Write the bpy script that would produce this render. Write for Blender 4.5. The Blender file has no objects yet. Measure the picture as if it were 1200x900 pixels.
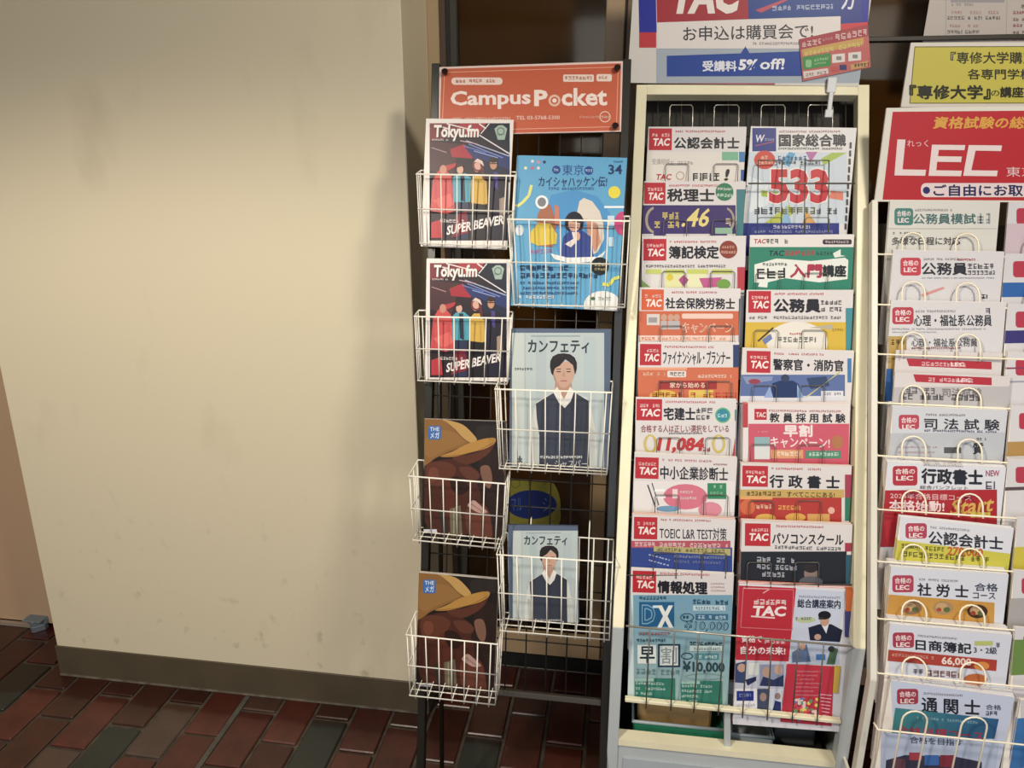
import bpy, bmesh, math, random
import numpy as np
from mathutils import Vector, Matrix
random.seed(7)
R = math.radians
# ---------------------------------------------------------------- camera
F, TH, PH, HC = 900.0, R(17.2), R(12.85), 1.6          # focal px (1200 wide), pitch, yaw, height
S = bpy.context.scene
col = S.collection
cam_d = bpy.data.cameras.new('camera'); cam_d.sensor_width = 36; cam_d.lens = 27
cam = bpy.data.objects.new('camera', cam_d); col.objects.link(cam)
cam.location = (0, 0, HC); cam.rotation_euler = (R(90) - TH, 0, PH)
cam_d.clip_start = .02
S.camera = cam
# ---------------------------------------------------------------- world, lights, exposure
S.view_settings.view_transform = 'Standard'; S.view_settings.look = 'None'
S.view_settings.gamma = 1; S.view_settings.exposure = 0.0
w = bpy.data.worlds.new('world'); S.world = w; w.use_nodes = True
w.node_tree.nodes['Background'].inputs[0].default_value = (1, .94, .86, 1)
w.node_tree.nodes['Background'].inputs[1].default_value = .30

def area(name, loc, target, sx, sy, power, color):
    d = bpy.data.lights.new(name, 'AREA'); d.shape = 'RECTANGLE'; d.size = sx; d.size_y = sy
    d.energy = power; d.color = color
    o = bpy.data.objects.new(name, d); col.objects.link(o); o.location = loc
    o.rotation_euler = (Vector(target) - Vector(loc)).to_track_quat('-Z', 'Y').to_euler()
    return o
def downlight(loc, power, color, cone=122, blend=.55, rad=.12):
    d = bpy.data.lights.new('recessed_downlight', 'SPOT'); d.spot_size = R(cone); d.spot_blend = blend; d.shadow_soft_size = rad
    d.energy = power; d.color = color; o = bpy.data.objects.new('recessed_downlight', d); col.objects.link(o); o.location = loc
downlight((.75, .3, 2.5), 88, (1, .91, .77), cone=172, blend=.15)
downlight((-1.0, -.45, 2.5), 176, (1, .91, .78), cone=147, blend=.28)
area('daylight_opening', (.9, -2.6, 1.7), (.2, 1.4, .9), 2.4, 1.8, 38, (.76, .86, 1))

# ---------------------------------------------------------------- pixel rays -> points on real surfaces
fh = np.array([-math.sin(PH), math.cos(PH), 0]); rt = np.array([math.cos(PH), math.sin(PH), 0]); zz = np.array([0, 0, 1.])
fw = fh * math.cos(TH) - zz * math.sin(TH); up = fh * math.sin(TH) + zz * math.cos(TH); C0 = np.array([0, 0, HC])
def ray(px, py): return (rt * (px - 600) - up * (py - 450) + fw * F) / F
def hit(px, py, p, n):
    d = ray(px, py); return C0 + d * ((np.array(p) - C0) @ n) / (d @ n)
def proj(P):
    v = np.array(P) - C0; return np.array((600 + F * (v @ rt) / (v @ fw), 450 - F * (v @ up) / (v @ fw)))
def unit(v): return v / np.linalg.norm(v)
class Pl:                                              # a rack face: origin, yaw, backward lean
    def __init__(s, p, yaw, lean):
        s.p = np.array(p, float); s.yaw = R(yaw); s.lean = R(lean)
        s.u = np.array([math.cos(s.yaw), math.sin(s.yaw), 0]); s.n0 = np.array([-math.sin(s.yaw), math.cos(s.yaw), 0])
        s.s = s.n0 * math.sin(s.lean) + zz * math.cos(s.lean); s.b = s.n0 * math.cos(s.lean) - zz * math.sin(s.lean)
    def on(s, px, py, off=0): return hit(px, py, s.p + s.b * off, s.b)
    def fr(s, P):                                      # matrix: x right, y back, z up along the face
        m = Matrix.Identity(4)
        for i in range(3): m[i][0], m[i][1], m[i][2], m[i][3] = s.u[i], s.b[i], s.s[i], P[i]
        return m
    def loc(s, P): v = np.array(P) - s.p; return (v @ s.u, v @ s.b, v @ s.s)

# ---------------------------------------------------------------- materials
def lin(h):
    if isinstance(h, str):
        h = h.lstrip('#'); h = ''.join(k * 2 for k in h) if len(h) == 3 else h; h = [int(h[i:i + 2], 16) / 255 for i in (0, 2, 4)]
    return tuple(c / 12.92 if c <= .04045 else ((c + .055) / 1.055) ** 2.4 for c in h)
MATS = {}
def mat(name, c, rough=.5, metal=0, spec=.5, noise=0, nscale=8, c2=None, bump=0, bscale=60, coat=0):
    if name in MATS: return MATS[name]
    m = bpy.data.materials.new(name); m.use_nodes = True; nt = m.node_tree; b = nt.nodes['Principled BSDF']
    b.inputs['Base Color'].default_value = (*lin(c), 1); b.inputs['Roughness'].default_value = rough
    b.inputs['Metallic'].default_value = metal; b.inputs['Specular IOR Level'].default_value = spec
    b.inputs['Coat Weight'].default_value = coat
    tc = nt.nodes.new('ShaderNodeTexCoord')
    if noise:
        n = nt.nodes.new('ShaderNodeTexNoise'); n.inputs['Scale'].default_value = nscale; n.inputs['Detail'].default_value = 6
        rmp = nt.nodes.new('ShaderNodeMapRange'); rmp.inputs[1].default_value = .35; rmp.inputs[2].default_value = .7
        mx = nt.nodes.new('ShaderNodeMix'); mx.data_type = 'RGBA'
        mx.inputs[6].default_value = (*lin(c), 1); mx.inputs[7].default_value = (*lin(c2 or c), 1)
        mul = nt.nodes.new('ShaderNodeMath'); mul.operation = 'MULTIPLY'; mul.inputs[1].default_value = noise
        nt.links.new(tc.outputs['Object'], n.inputs['Vector']); nt.links.new(n.outputs['Fac'], rmp.inputs[0])
        nt.links.new(rmp.outputs[0], mul.inputs[0]); nt.links.new(mul.outputs[0], mx.inputs[0]); nt.links.new(mx.outputs[2], b.inputs['Base Color'])
    if bump:
        n2 = nt.nodes.new('ShaderNodeTexNoise'); n2.inputs['Scale'].default_value = bscale; n2.inputs['Detail'].default_value = 4
        bp = nt.nodes.new('ShaderNodeBump'); bp.inputs['Strength'].default_value = bump; bp.inputs['Distance'].default_value = .002
        nt.links.new(tc.outputs['Object'], n2.inputs['Vector']); nt.links.new(n2.outputs['Fac'], bp.inputs['Height']); nt.links.new(bp.outputs[0], b.inputs['Normal'])
    MATS[name] = m; return m
def print_mat():
    m = bpy.data.materials.new('printed_paper'); m.use_nodes = True; nt = m.node_tree; b = nt.nodes['Principled BSDF']
    a = nt.nodes.new('ShaderNodeVertexColor'); a.layer_name = 'Col'
    nt.links.new(a.outputs[0], b.inputs['Base Color']); b.inputs['Roughness'].default_value = .38; b.inputs['Specular IOR Level'].default_value = .25
    return m
PRINT = print_mat()
PAPER = mat('paper', '#e2dcd4', .6, noise=.3, nscale=40, c2='#cfc6bb')
WHITEWIRE = mat('white_coated_wire', '#e6e2d6', .35)
IVORY = mat('ivory_painted_steel', '#e6e0c2', .42, noise=.35, nscale=14, c2='#cfc6a0', bump=.05)
GREYSTEEL = mat('grey_steel', '#b4babb', .45, noise=.3, nscale=10, c2='#9fa6a8')  # lower posts and cabinet, greyer than the ivory frame above
BLACK = mat('black_steel', '#17150f', .35)
DKWIRE = mat('dark_zinc_wire', '#66635b', .35, metal=.5)
SILVER = mat('silver_wire', '#b9b4a6', .3, metal=.7)
CREAMWIRE = mat('cream_coated_wire', '#e9e0c8', .35)
CLEAR = mat('clear_plastic', '#c9c9c4', .15, coat=.5)

# ---------------------------------------------------------------- mesh helpers
def link(name, bm_or_me, m=None, parent=None, smooth=False, mw=None):
    if isinstance(bm_or_me, bmesh.types.BMesh):
        me = bpy.data.meshes.new(name); bm_or_me.to_mesh(me); bm_or_me.free()
    else: me = bm_or_me
    if m: me.materials.clear(); me.materials.append(m)
    if smooth:
        for p in me.polygons: p.use_smooth = True
    o = bpy.data.objects.new(name, me); col.objects.link(o)
    if parent: o.parent = parent
    if mw is not None: o.matrix_basis = mw
    return o
def tag(o, label, cat, group=None, kind=None):
    if label: o['label'] = label
    if cat: o['category'] = cat
    if group: o['group'] = group
    if kind: o['kind'] = kind
    return o
def empty(name, mw, label, cat, group=None):
    o = bpy.data.objects.new(name, None); col.objects.link(o); o.empty_display_size = .05
    o.matrix_basis = mw if isinstance(mw, Matrix) else Matrix.Translation(mw)
    return tag(o, label, cat, group)
def box(bm, x0, y0, z0, x1, y1, z1, M=None, bev=0):
    r = bmesh.ops.create_cube(bm, size=1); vs = r['verts']
    for v in vs:
        v.co = Vector((x0 + (v.co.x + .5) * (x1 - x0), y0 + (v.co.y + .5) * (y1 - y0), z0 + (v.co.z + .5) * (z1 - z0)))
    if bev:
        es = list({e for v in vs for e in v.link_edges})
        rr = bmesh.ops.bevel(bm, geom=es, offset=bev, segments=1, affect='EDGES', profile=.5)
        vs = list({v for f in rr['faces'] for v in f.verts} | {v for v in vs if v.is_valid})
    if M is not None: bmesh.ops.transform(bm, matrix=M, verts=[v for v in vs if v.is_valid])
    return bm
def tube(bm, pts, r, seg=6, closed=False):
    P = [Vector(p) for p in pts]; n = len(P); rings = []
    for i, p in enumerate(P):
        a = P[i - 1] if (i or closed) else p; b = P[(i + 1) % n] if (i < n - 1 or closed) else p
        d1 = (p - a); d2 = (b - p); t = ((d1.normalized() if d1.length else Vector()) + (d2.normalized() if d2.length else Vector()))
        t = t.normalized() if t.length > 1e-6 else d2.normalized()
        ref = Vector((0.13, 1, .07)) if abs(t.y) < .9 else Vector((1, .1, 0))
        x = t.cross(ref).normalized(); y = t.cross(x).normalized()
        rings.append([bm.verts.new(p + (x * math.cos(2 * math.pi * k / seg) + y * math.sin(2 * math.pi * k / seg)) * r) for k in range(seg)])
    for i in range(n if closed else n - 1):
        A, B = rings[i], rings[(i + 1) % n]
        if closed and i == n - 1:                      # find best twist
            k0 = min(range(seg), key=lambda k: (A[0].co - B[k].co).length); B = B[k0:] + B[:k0]
        for k in range(seg): bm.faces.new((A[k], A[(k + 1) % seg], B[(k + 1) % seg], B[k]))
    if not closed: bm.faces.new(rings[0][::-1]); bm.faces.new(rings[-1])
    return bm
def wire(name, pts, r, m, parent, closed=False):
    bm = bmesh.new(); tube(bm, pts, r, 6, closed); bmesh.ops.recalc_face_normals(bm, faces=bm.faces)
    return link(name, bm, m, parent, smooth=True)
def rbox(name, a, m, parent, bev=0, M=None):
    bm = bmesh.new(); box(bm, *a, M=M, bev=bev); return link(name, bm, m, parent)

# ---------------------------------------------------------------- flat print: coloured shapes in layers
TXT = {}
def glyphs(s, b):
    k = (s, b)
    if k not in TXT:
        c = bpy.data.curves.new('t', 'FONT'); c.body = s; c.offset = b; c.resolution_u = 2; c.fill_mode = 'FRONT'
        o = bpy.data.objects.new('t', c); m = bpy.data.meshes.new_from_object(o)
        V = np.array([v.co[:2] for v in m.vertices]); Fc = [tuple(p.vertices) for p in m.polygons]
        bpy.data.objects.remove(o); bpy.data.curves.remove(c); bpy.data.meshes.remove(m)
        mn, mx = V.min(0), V.max(0); V = (V - mn) / (mx - mn); TXT[k] = (V, Fc)
    return TXT[k]
class Cv:                                              # shapes are read off the photo in pixels and land in metres on the sheet
    EPS = 4e-5
    def __init__(s): s.V, s.Fc, s.Cc, s.L, s.T = [], [], [], 0, (1, 1, 0, 0)
    def face(s, pts, c, lay=None):
        if lay is None: s.L += 1; lay = s.L
        i = len(s.V); kx, ky, ax, ay = s.T; s.V += [(x * kx + ax, y * ky + ay, lay) for x, y in pts]; s.Fc.append(tuple(range(i, i + len(pts)))); s.Cc.append(lin(c))
    def r(s, x0, y0, x1, y1, c): s.face([(x0, y0), (x1, y0), (x1, y1), (x0, y1)], c)
    def e(s, cx, cy, rx, ry, c, n=20, a0=0, a1=360):
        s.face([(cx + rx * math.cos(R(a0 + (a1 - a0) * k / n)), cy + ry * math.sin(R(a0 + (a1 - a0) * k / n))) for k in range(n)], c)
    def p(s, pts, c): s.face(pts, c)
    def t(s, txt, x0, y0, x1, y1, c, b=.02, sh=0, dy=0):   # dy: slope of the line, px per px
        if b > .004 and any(ord(ch) > 0x2fff for ch in txt):   # CJK glyphs: embolden by overprinting
            n_ = len(txt.replace(' ', '')) or 1; em = min((x1 - x0) / max(len(txt), 1), (y1 - y0)); q = em * b * 1.15
            for ddx, ddy in ((-q, 0), (q, 0), (0, -q), (0, q)): s.t(txt, x0 + ddx, y0 + ddy, x1 + ddx, y1 + ddy, c, 0, sh, dy)
            return
        if any(ord(ch) > 0x2fff for ch in txt): b = 0
        V, Fc = glyphs(txt, b); s.L += 1; i = len(s.V); kx, ky, ax, ay = s.T
        for a, q in V:
            x = x0 + a * (x1 - x0); y = y1 - q * (y1 - y0)
            x += sh * (y1 - y); y += dy * (x - x0); s.V.append((x * kx + ax, y * ky + ay, s.L))
        for f in Fc: s.Fc.append(tuple(i + k for k in f)); s.Cc.append(lin(c))
    def d(s, x0, y0, x1, y1, c, n=None, sd=1, dy=0):       # a line of print too small to read: rows of little strokes
        rr = random.Random(sd + x0 * 7 + y0); s.L += 1; x = x0; h = y1 - y0
        while x < x1 - .3:
            wv = h * rr.uniform(.6, .95); yo = y0 + dy * (x - x0); xe = min(x + wv, x1); tk = h * .17
            if rr.random() < .93:
                for f in rr.sample((0, .28, .55, .83), 3): s.face([(x, yo + f * h), (xe, yo + f * h), (xe, yo + f * h + tk), (x, yo + f * h + tk)], c, s.L)
                xv = x + (xe - x) * rr.choice((0, .4, .75)); s.face([(xv, yo), (xv + tk, yo), (xv + tk, yo + h), (xv, yo + h)], c, s.L)
            x += wv + h * .25
    def ring(s, cx, cy, rx, ry, wd, c, n=24):
        s.L += 1
        for k in range(n):
            a, b = 2 * math.pi * k / n, 2 * math.pi * (k + 1) / n
            s.face([(cx + rx * math.cos(a), cy + ry * math.sin(a)), (cx + rx * math.cos(b), cy + ry * math.sin(b)), (cx + (rx - wd) * math.cos(b), cy + (ry - wd) * math.sin(b)), (cx + (rx - wd) * math.cos(a), cy + (ry - wd) * math.sin(a))], c, s.L)
    def ln(s, pts, wd, c):
        s.L += 1
        for (x0, y0), (x1, y1) in zip(pts, pts[1:]):
            l = math.hypot(x1 - x0, y1 - y0) or 1; nx, ny = -(y1 - y0) / l * wd / 2, (x1 - x0) / l * wd / 2
            s.face([(x0 + nx, y0 + ny), (x1 + nx, y1 + ny), (x1 - nx, y1 - ny), (x0 - nx, y0 - ny)], c, s.L)
    def rr(s, x0, y0, x1, y1, q, c):                       # rounded rectangle
        pts = []
        for cx, cy, a in ((x1 - q, y0 + q, -90), (x1 - q, y1 - q, 0), (x0 + q, y1 - q, 90), (x0 + q, y0 + q, 180)):
            pts += [(cx + q * math.cos(R(a + t)), cy + q * math.sin(R(a + t))) for t in (0, 30, 60, 90)]
        s.face(pts, c)
    def build(s, name, parent, u, b, sv, P, W, Ht, y=-.0005, clip=True):
        A = np.array(s.V, float); me = bpy.data.meshes.new(name)
        D = (rt * (A[:, :1] - 600) - up * (A[:, 1:2] - 450) + fw * F) / F
        Q = C0 + D * (((P - C0) @ b) / (D @ b))[:, None] - P
        x, z_ = Q @ u, Q @ sv
        if clip: x = np.clip(x, -W / 2, W / 2); z_ = np.clip(z_, 0, Ht)
        me.from_pydata(np.stack([x, y - A[:, 2] * s.EPS, z_], 1).tolist(), [], s.Fc)
        at = me.color_attributes.new('Col', 'FLOAT_COLOR', 'CORNER'); buf = []
        for f, c in zip(me.polygons, s.Cc): g = .3 * c[0] + .55 * c[1] + .15 * c[2]; buf += [*(.84 * (.92 * k + .08 * g) for k in c), 1.0] * f.loop_total
        at.data.foreach_set('color', buf)
        o = link(name, me, PRINT, parent)
        # winding: make every face look forward (-y)
        bm = bmesh.new(); bm.from_mesh(me); bm.normal_update()
        bad = [f for f in bm.faces if f.normal.y > 0]; bmesh.ops.reverse_faces(bm, faces=bad); bm.to_mesh(me); bm.free()
        return o

def sheet_frame(pl, tl, tr, off, lean):
    """matrix & size of a sheet whose top edge runs tl-tr on the plane (pixels seen through the camera)"""
    A, B = pl.on(*tl, off), pl.on(*tr, off); W = np.linalg.norm(B - A); u = unit(B - A)
    s = pl.n0 * math.sin(R(lean)) + zz * math.cos(R(lean)); s = unit(s - u * (s @ u)); b = np.cross(s, u)
    M = (A + B) / 2; pxm = .06 / np.linalg.norm(proj(M) - proj(M - s * .06))
    return A, W, u, s, b, M, W / (math.hypot(tr[0] - tl[0], tr[1] - tl[1])), pxm
def mat4(u, b, s, P):
    m = Matrix.Identity(4)
    for i in range(3): m[i][0], m[i][1], m[i][2], m[i][3] = u[i], b[i], s[i], P[i]
    return m
def booklet(name, label, group, pl, tl, tr, draw, ratio=1.414, lean=11, off=-.002, th=.0024, back=2, backlabel=None, cat='brochure', rise=.0, hpx=None, shift=0, cover='cover', board=None):
    A, W, u, s, b, M, sx, sy = sheet_frame(pl, tl, tr, off, lean)
    Ht = W * ratio if hpx is None else hpx * sy
    root = empty(name, mat4(u, b, s, M - s * Ht), label, cat, group)
    bm = bmesh.new(); box(bm, -W / 2, 0, 0, W / 2, th, Ht)
    pb = link('page_block', bm, board or PAPER, root)
    cv = Cv(); draw(cv); co = cv.build(cover, root, u, b, s, M - s * Ht, W, Ht)
    for k in range(back):
        c = root.copy(); col.objects.link(c)
        j = random.uniform(-.0012, .0012) + shift * (k + 1)
        c.matrix_basis = mat4(u, b, s, M - s * Ht + b * (th + .0006) * (k + 1) + u * j + s * (rise * (k + 1) + random.uniform(0, .0009)))
        c['label'] = backlabel or ' '.join(label.replace(',', '').split()[:12]) + ', spare copy behind'
        for ch in (pb, co):
            d = ch.copy(); col.objects.link(d); d.parent = c
    return root

# ================================================================ THE SETTING
WALLY, WINY, XL, XR = 1.69, 1.92, -1.85, -.657
YAW = R(4.3)                                            # the building is turned a little against the camera's grid; turn about the wall's left corner
SETM = Matrix.Translation((XL, WALLY, 0)) @ Matrix.Rotation(YAW, 4, 'Z') @ Matrix.Translation((-XL, -WALLY, 0))
def setpt(x, y, z): return np.array(SETM @ Vector((x, y, z)))
def seeset(x, y, z): return proj(setpt(x, y, z))
FLOORBASE = mat('mortar', '#3c342c', .8, noise=.8, nscale=30, c2='#5a5044', bump=.3)
def wallmat():
    m = bpy.data.materials.new('cream_wall_paint'); m.use_nodes = True; nt = m.node_tree; b = nt.nodes['Principled BSDF']
    b.inputs['Roughness'].default_value = .6
    tc = nt.nodes.new('ShaderNodeTexCoord'); L = nt.links
    def noise(sc, det, lo, hi, ax=(1, 1, 1)):
        mp = nt.nodes.new('ShaderNodeMapping'); mp.inputs['Scale'].default_value = ax
        n = nt.nodes.new('ShaderNodeTexNoise'); n.inputs['Scale'].default_value = sc; n.inputs['Detail'].default_value = det
        r_ = nt.nodes.new('ShaderNodeMapRange'); r_.inputs[1].default_value = lo; r_.inputs[2].default_value = hi
        L.new(tc.outputs['Object'], mp.inputs[0]); L.new(mp.outputs[0], n.inputs['Vector']); L.new(n.outputs['Fac'], r_.inputs[0]); return r_.outputs[0]
    def mix(f, a, bcol, k):
        mu = nt.nodes.new('ShaderNodeMath'); mu.operation = 'MULTIPLY'; mu.inputs[1].default_value = k; L.new(f, mu.inputs[0])
        x = nt.nodes.new('ShaderNodeMix'); x.data_type = 'RGBA'; L.new(mu.outputs[0], x.inputs[0])
        if isinstance(a, tuple): x.inputs[6].default_value = a
        else: L.new(a, x.inputs[6])
        x.inputs[7].default_value = bcol; return x.outputs[2]
    base = mix(noise(1.6, 3, .35, .7), (*lin('#d7cdb0'), 1), (*lin('#d8cbb1'), 1), .8)
    # scuffs gather on the lower wall, where carts and shoes reach
    sep = nt.nodes.new('ShaderNodeSeparateXYZ'); L.new(tc.outputs['Object'], sep.inputs[0])
    low = nt.nodes.new('ShaderNodeMapRange'); low.inputs[1].default_value = .75; low.inputs[2].default_value = .1; L.new(sep.outputs[2], low.inputs[0])
    sc = noise(22, 5, .63, .76, (1, 1, .8)); mm = nt.nodes.new('ShaderNodeMath'); mm.operation = 'MULTIPLY'; L.new(sc, mm.inputs[0]); L.new(low.outputs[0], mm.inputs[1])
    c2 = mix(mm.outputs[0], base, (*lin('#8f8570'), 1), .65)
    c3 = mix(noise(5, 6, .6, .8, (1, 1, .5)), c2, (*lin('#a99c80'), 1), .35)
    L.new(c3, b.inputs['Base Color'])
    n2 = nt.nodes.new('ShaderNodeTexNoise'); n2.inputs['Scale'].default_value = 90; bp = nt.nodes.new('ShaderNodeBump'); bp.inputs['Strength'].default_value = .06; bp.inputs['Distance'].default_value = .003
    L.new(tc.outputs['Object'], n2.inputs['Vector']); L.new(n2.outputs['Fac'], bp.inputs['Height']); L.new(bp.outputs[0], b.inputs['Normal'])
    return m
WALLM = wallmat()
DBROWN = mat('dark_bronze_metal', '#a98f6e', .42, noise=.3, nscale=5, c2='#9a8360')
BASEM = mat('brown_vinyl_base', '#544a39', .5, noise=.5, nscale=9, c2='#463d2f', bump=.1)
CEILM = mat('ceiling_board', '#d8d2c4', .8, noise=.2, nscale=12, c2='#c8c2b4')
def struct(name, *boxes, m, bev=0, parent=None):
    bm = bmesh.new()
    for b_ in boxes: box(bm, *b_, bev=bev)
    o = link(name, bm, m, parent)
    if parent is None: o['kind'] = 'structure'; o.matrix_basis = SETM
    return o
floor = struct('floor', (-4.2, -3.6, -.06, 3.4, 2.6, -.008), m=FLOORBASE)
wl = struct('wall_left', (XL, WALLY, 0, XR, 2.0, 2.6), m=WALLM, bev=.002)
struct('baseboard_left', (XL - .004, WALLY - .005, 0, XR + .0035, 1.915, .105), m=BASEM, bev=.001)
struct('trim_1', (XL - .002, WALLY - .009, 0, XR, WALLY - .0045, .0045), m=mat('grey_caulk', '#7a7366', .7, noise=.9, nscale=25, c2='#453c30'))
struct('ceiling', (-4.2, -3.2, 2.6, 3.2, 2.4, 2.66), m=CEILM)
struct('wall_back', (-4.2, 2.12, 0, 3.2, 2.2, 2.6), m=mat('dim_interior_wall', '#9c8058', .8, noise=.6, nscale=2, c2='#80663f'))
# recessed brown door at the far left
door = struct('door_1', (-3.9, 1.905, .016, XL + .0, 1.945, 2.5), m=mat('tan_steel_door', '#b99b7d', .5, noise=.35, nscale=3, c2='#ab8e72'), bev=.002)
rbox('panel_joint', (-2.262, 1.902, .02, -2.256, 1.9049, 2.5), mat('dark_joint', '#6b5742', .6), door)
struct('trim_2', (-3.9, 1.892, 0, -2.13, 1.905, .013), m=mat('door_sill_metal', '#b9aa98', .35, metal=.5))
# window wall behind the racks: frames, panes, kick panel
def win(name, *b_, m=DBROWN): return struct(name, *b_, m=m, bev=.0015)
GLASS = bpy.data.materials.new('smoked_glass'); GLASS.use_nodes = True
nt = GLASS.node_tree; b = nt.nodes['Principled BSDF']; nt.nodes.remove(b)
tr_ = nt.nodes.new('ShaderNodeBsdfTransparent'); tr_.inputs[0].default_value = (.66, .58, .46, 1)
gl = nt.nodes.new('ShaderNodeBsdfGlossy'); gl.inputs['Roughness'].default_value = .06; gl.inputs[0].default_value = (.6, .55, .45, 1)
fr_ = nt.nodes.new('ShaderNodeFresnel'); fr_.inputs[0].default_value = 1.5; mx_ = nt.nodes.new('ShaderNodeMixShader')
nt.links.new(fr_.outputs[0], mx_.inputs[0]); nt.links.new(tr_.outputs[0], mx_.inputs[1]); nt.links.new(gl.outputs[0], mx_.inputs[2]); nt.links.new(mx_.outputs[0], nt.nodes['Material Output'].inputs[0])
DGAP = mat('dark_gasket', '#1d1710', .6)
wf = win('window_1', (XR, WINY, 0, XR + .03, WINY + .06, 2.6), (XR, WINY, 2.45, 2.8, WINY + .05, 2.6), (XR, WINY, .066, 2.8, WINY + .05, .138))
rbox('mullion', (XR + .03, WINY + .008, .138, XR + .045, WINY + .05, 2.45), mat('bronze_dark_strip', '#4a3a2c', .5), wf, .001)  # darker brown strip of the window frame
rbox('gasket', (XR + .045, WINY + .014, .138, XR + .056, WINY + .05, 2.45), DGAP, wf)
rbox('mullion', (XR + .056, WINY + .012, .138, XR + .073, WINY + .05, 2.45), mat('grey_green_bead', '#34342b', .5), wf, .001)
rbox('mullion', (-.210, WINY - .004, .07, -.165, WINY + .05, 2.45), DBROWN, wf, .0015)
rbox('gasket', (-.165, WINY, .07, -.159, WINY + .05, 2.45), DGAP, wf)
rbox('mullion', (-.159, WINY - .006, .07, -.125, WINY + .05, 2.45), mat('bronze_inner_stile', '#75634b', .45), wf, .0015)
rbox('mullion', (1.05, WINY - .004, .07, 1.12, WINY + .05, 2.45), DBROWN, wf, .0015)
for a, b_ in ((XR + .073, -.210), (-.125, 1.05), (1.12, 2.8)):
    rbox('pane', (a, WINY + .024, .138, b_, WINY + .03, 2.45), GLASS, wf)
rbox('transom', (-.125, WINY + .008, 1.835, 1.05, WINY + .05, 1.845), mat('dark_transom', '#2e271a', .5), wf, .001)
rbox('kick_panel', (XR, WINY + .02, 0, 2.8, WINY + .05, .066), mat('shaded_kick_plate', '#0e0c09', .5), wf)  # kick plate coloured black to paint in the shadow at floor level
WIN = Pl(setpt(0, WINY + .023, 1), 4.3, 0)

# brick floor: each brick in view its own piece
BR = [mat('red_brick_%d' % i, c, .34, noise=.75, nscale=11, c2=d, bump=.25, bscale=70) for i, (c, d) in enumerate((('#532a22', '#391c17'), ('#5c3127', '#40231c'), ('#44251e', '#301a15'), ('#4a2e25', '#38251e')))]
BD = mat('charcoal_brick', '#30332e', .45, noise=.6, nscale=10, c2='#2a2c28', bump=.25, bscale=70)
BROWNB = mat('taupe_brick', '#55443a', .45, noise=.6, nscale=10, c2='#3f332c', bump=.25, bscale=70)
PX, PY, X0 = .1138, .2155, -1.2195
brick_me = []
bmb = bmesh.new(); box(bmb, -.0515, -.1025, -.03, .0515, .1025, 0, bev=.003)
base_me = bpy.data.meshes.new('brick'); bmb.to_mesh(base_me); bmb.free()
def brick_mesh(m):
    me = base_me.copy(); me.materials.append(m); return me
def edge_strip(m):                                       # strip along the skirting where the brick colour turns darker and redder
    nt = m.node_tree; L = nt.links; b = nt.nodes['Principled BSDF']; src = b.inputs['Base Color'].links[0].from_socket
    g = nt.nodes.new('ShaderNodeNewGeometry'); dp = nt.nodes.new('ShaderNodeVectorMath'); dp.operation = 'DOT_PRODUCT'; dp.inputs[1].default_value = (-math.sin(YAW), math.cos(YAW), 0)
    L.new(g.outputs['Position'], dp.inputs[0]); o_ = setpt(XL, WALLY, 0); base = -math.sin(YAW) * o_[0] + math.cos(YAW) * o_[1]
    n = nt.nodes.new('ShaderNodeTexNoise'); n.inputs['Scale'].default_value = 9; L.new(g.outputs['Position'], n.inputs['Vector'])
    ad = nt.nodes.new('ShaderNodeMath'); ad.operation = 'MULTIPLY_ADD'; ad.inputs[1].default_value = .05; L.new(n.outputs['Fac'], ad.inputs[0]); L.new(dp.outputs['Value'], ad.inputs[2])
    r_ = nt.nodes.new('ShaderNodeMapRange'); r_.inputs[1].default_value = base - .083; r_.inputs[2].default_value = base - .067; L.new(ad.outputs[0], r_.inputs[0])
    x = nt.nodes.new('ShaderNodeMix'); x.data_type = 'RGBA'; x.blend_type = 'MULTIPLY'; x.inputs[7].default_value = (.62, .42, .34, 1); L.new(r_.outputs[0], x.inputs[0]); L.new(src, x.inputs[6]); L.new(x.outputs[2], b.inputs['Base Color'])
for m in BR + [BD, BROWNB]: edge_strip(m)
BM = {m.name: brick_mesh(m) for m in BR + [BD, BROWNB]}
dark = {(2, 1), (-7, 0), (-3, 1), (4, 3), (-6, 3), (6, 1), (9, 2), (-4, 4), (1, 5), (-9, 2), (7, 4)}
rest = bmesh.new(); nb = 0
for ci in range(-26, 39):
    x0 = X0 + ci * PX + (0.004 if ci >= 0 else -.004)
    yoff = 1.7245 if ci % 2 else 1.8375
    for ri in range(-4, 24):
        yt = yoff - ri * PY                           # far end of the brick
        yb = yt - PY
        if yt > 2.5 or yb < -3.2: continue
        cx, cy = x0 + PX / 2, (yt + yb) / 2
        sees = seeset(cx, yt, 0); inview = (-60 < sees[0] < 1260 and 690 < sees[1] < 930) and cy < 2.0 and x0 < .25
        if inview and nb < 300:
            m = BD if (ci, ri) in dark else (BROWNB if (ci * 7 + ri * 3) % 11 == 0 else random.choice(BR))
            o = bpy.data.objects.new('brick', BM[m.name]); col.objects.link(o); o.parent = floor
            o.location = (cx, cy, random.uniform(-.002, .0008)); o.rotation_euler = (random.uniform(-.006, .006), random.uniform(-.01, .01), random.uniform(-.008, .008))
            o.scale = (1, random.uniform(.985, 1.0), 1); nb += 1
        else:
            box(rest, cx - .0518, cy - .1025, -.03, cx + .0518, cy + .1025, 0)
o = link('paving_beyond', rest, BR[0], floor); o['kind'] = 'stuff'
rbox('expansion_joint', (X0 - .009, -1, -.009, X0 + .006, 1.684, -.0035), mat('grey_joint_strip', '#55534c', .5, noise=.6, nscale=30, c2='#35312a'), floor)

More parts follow.
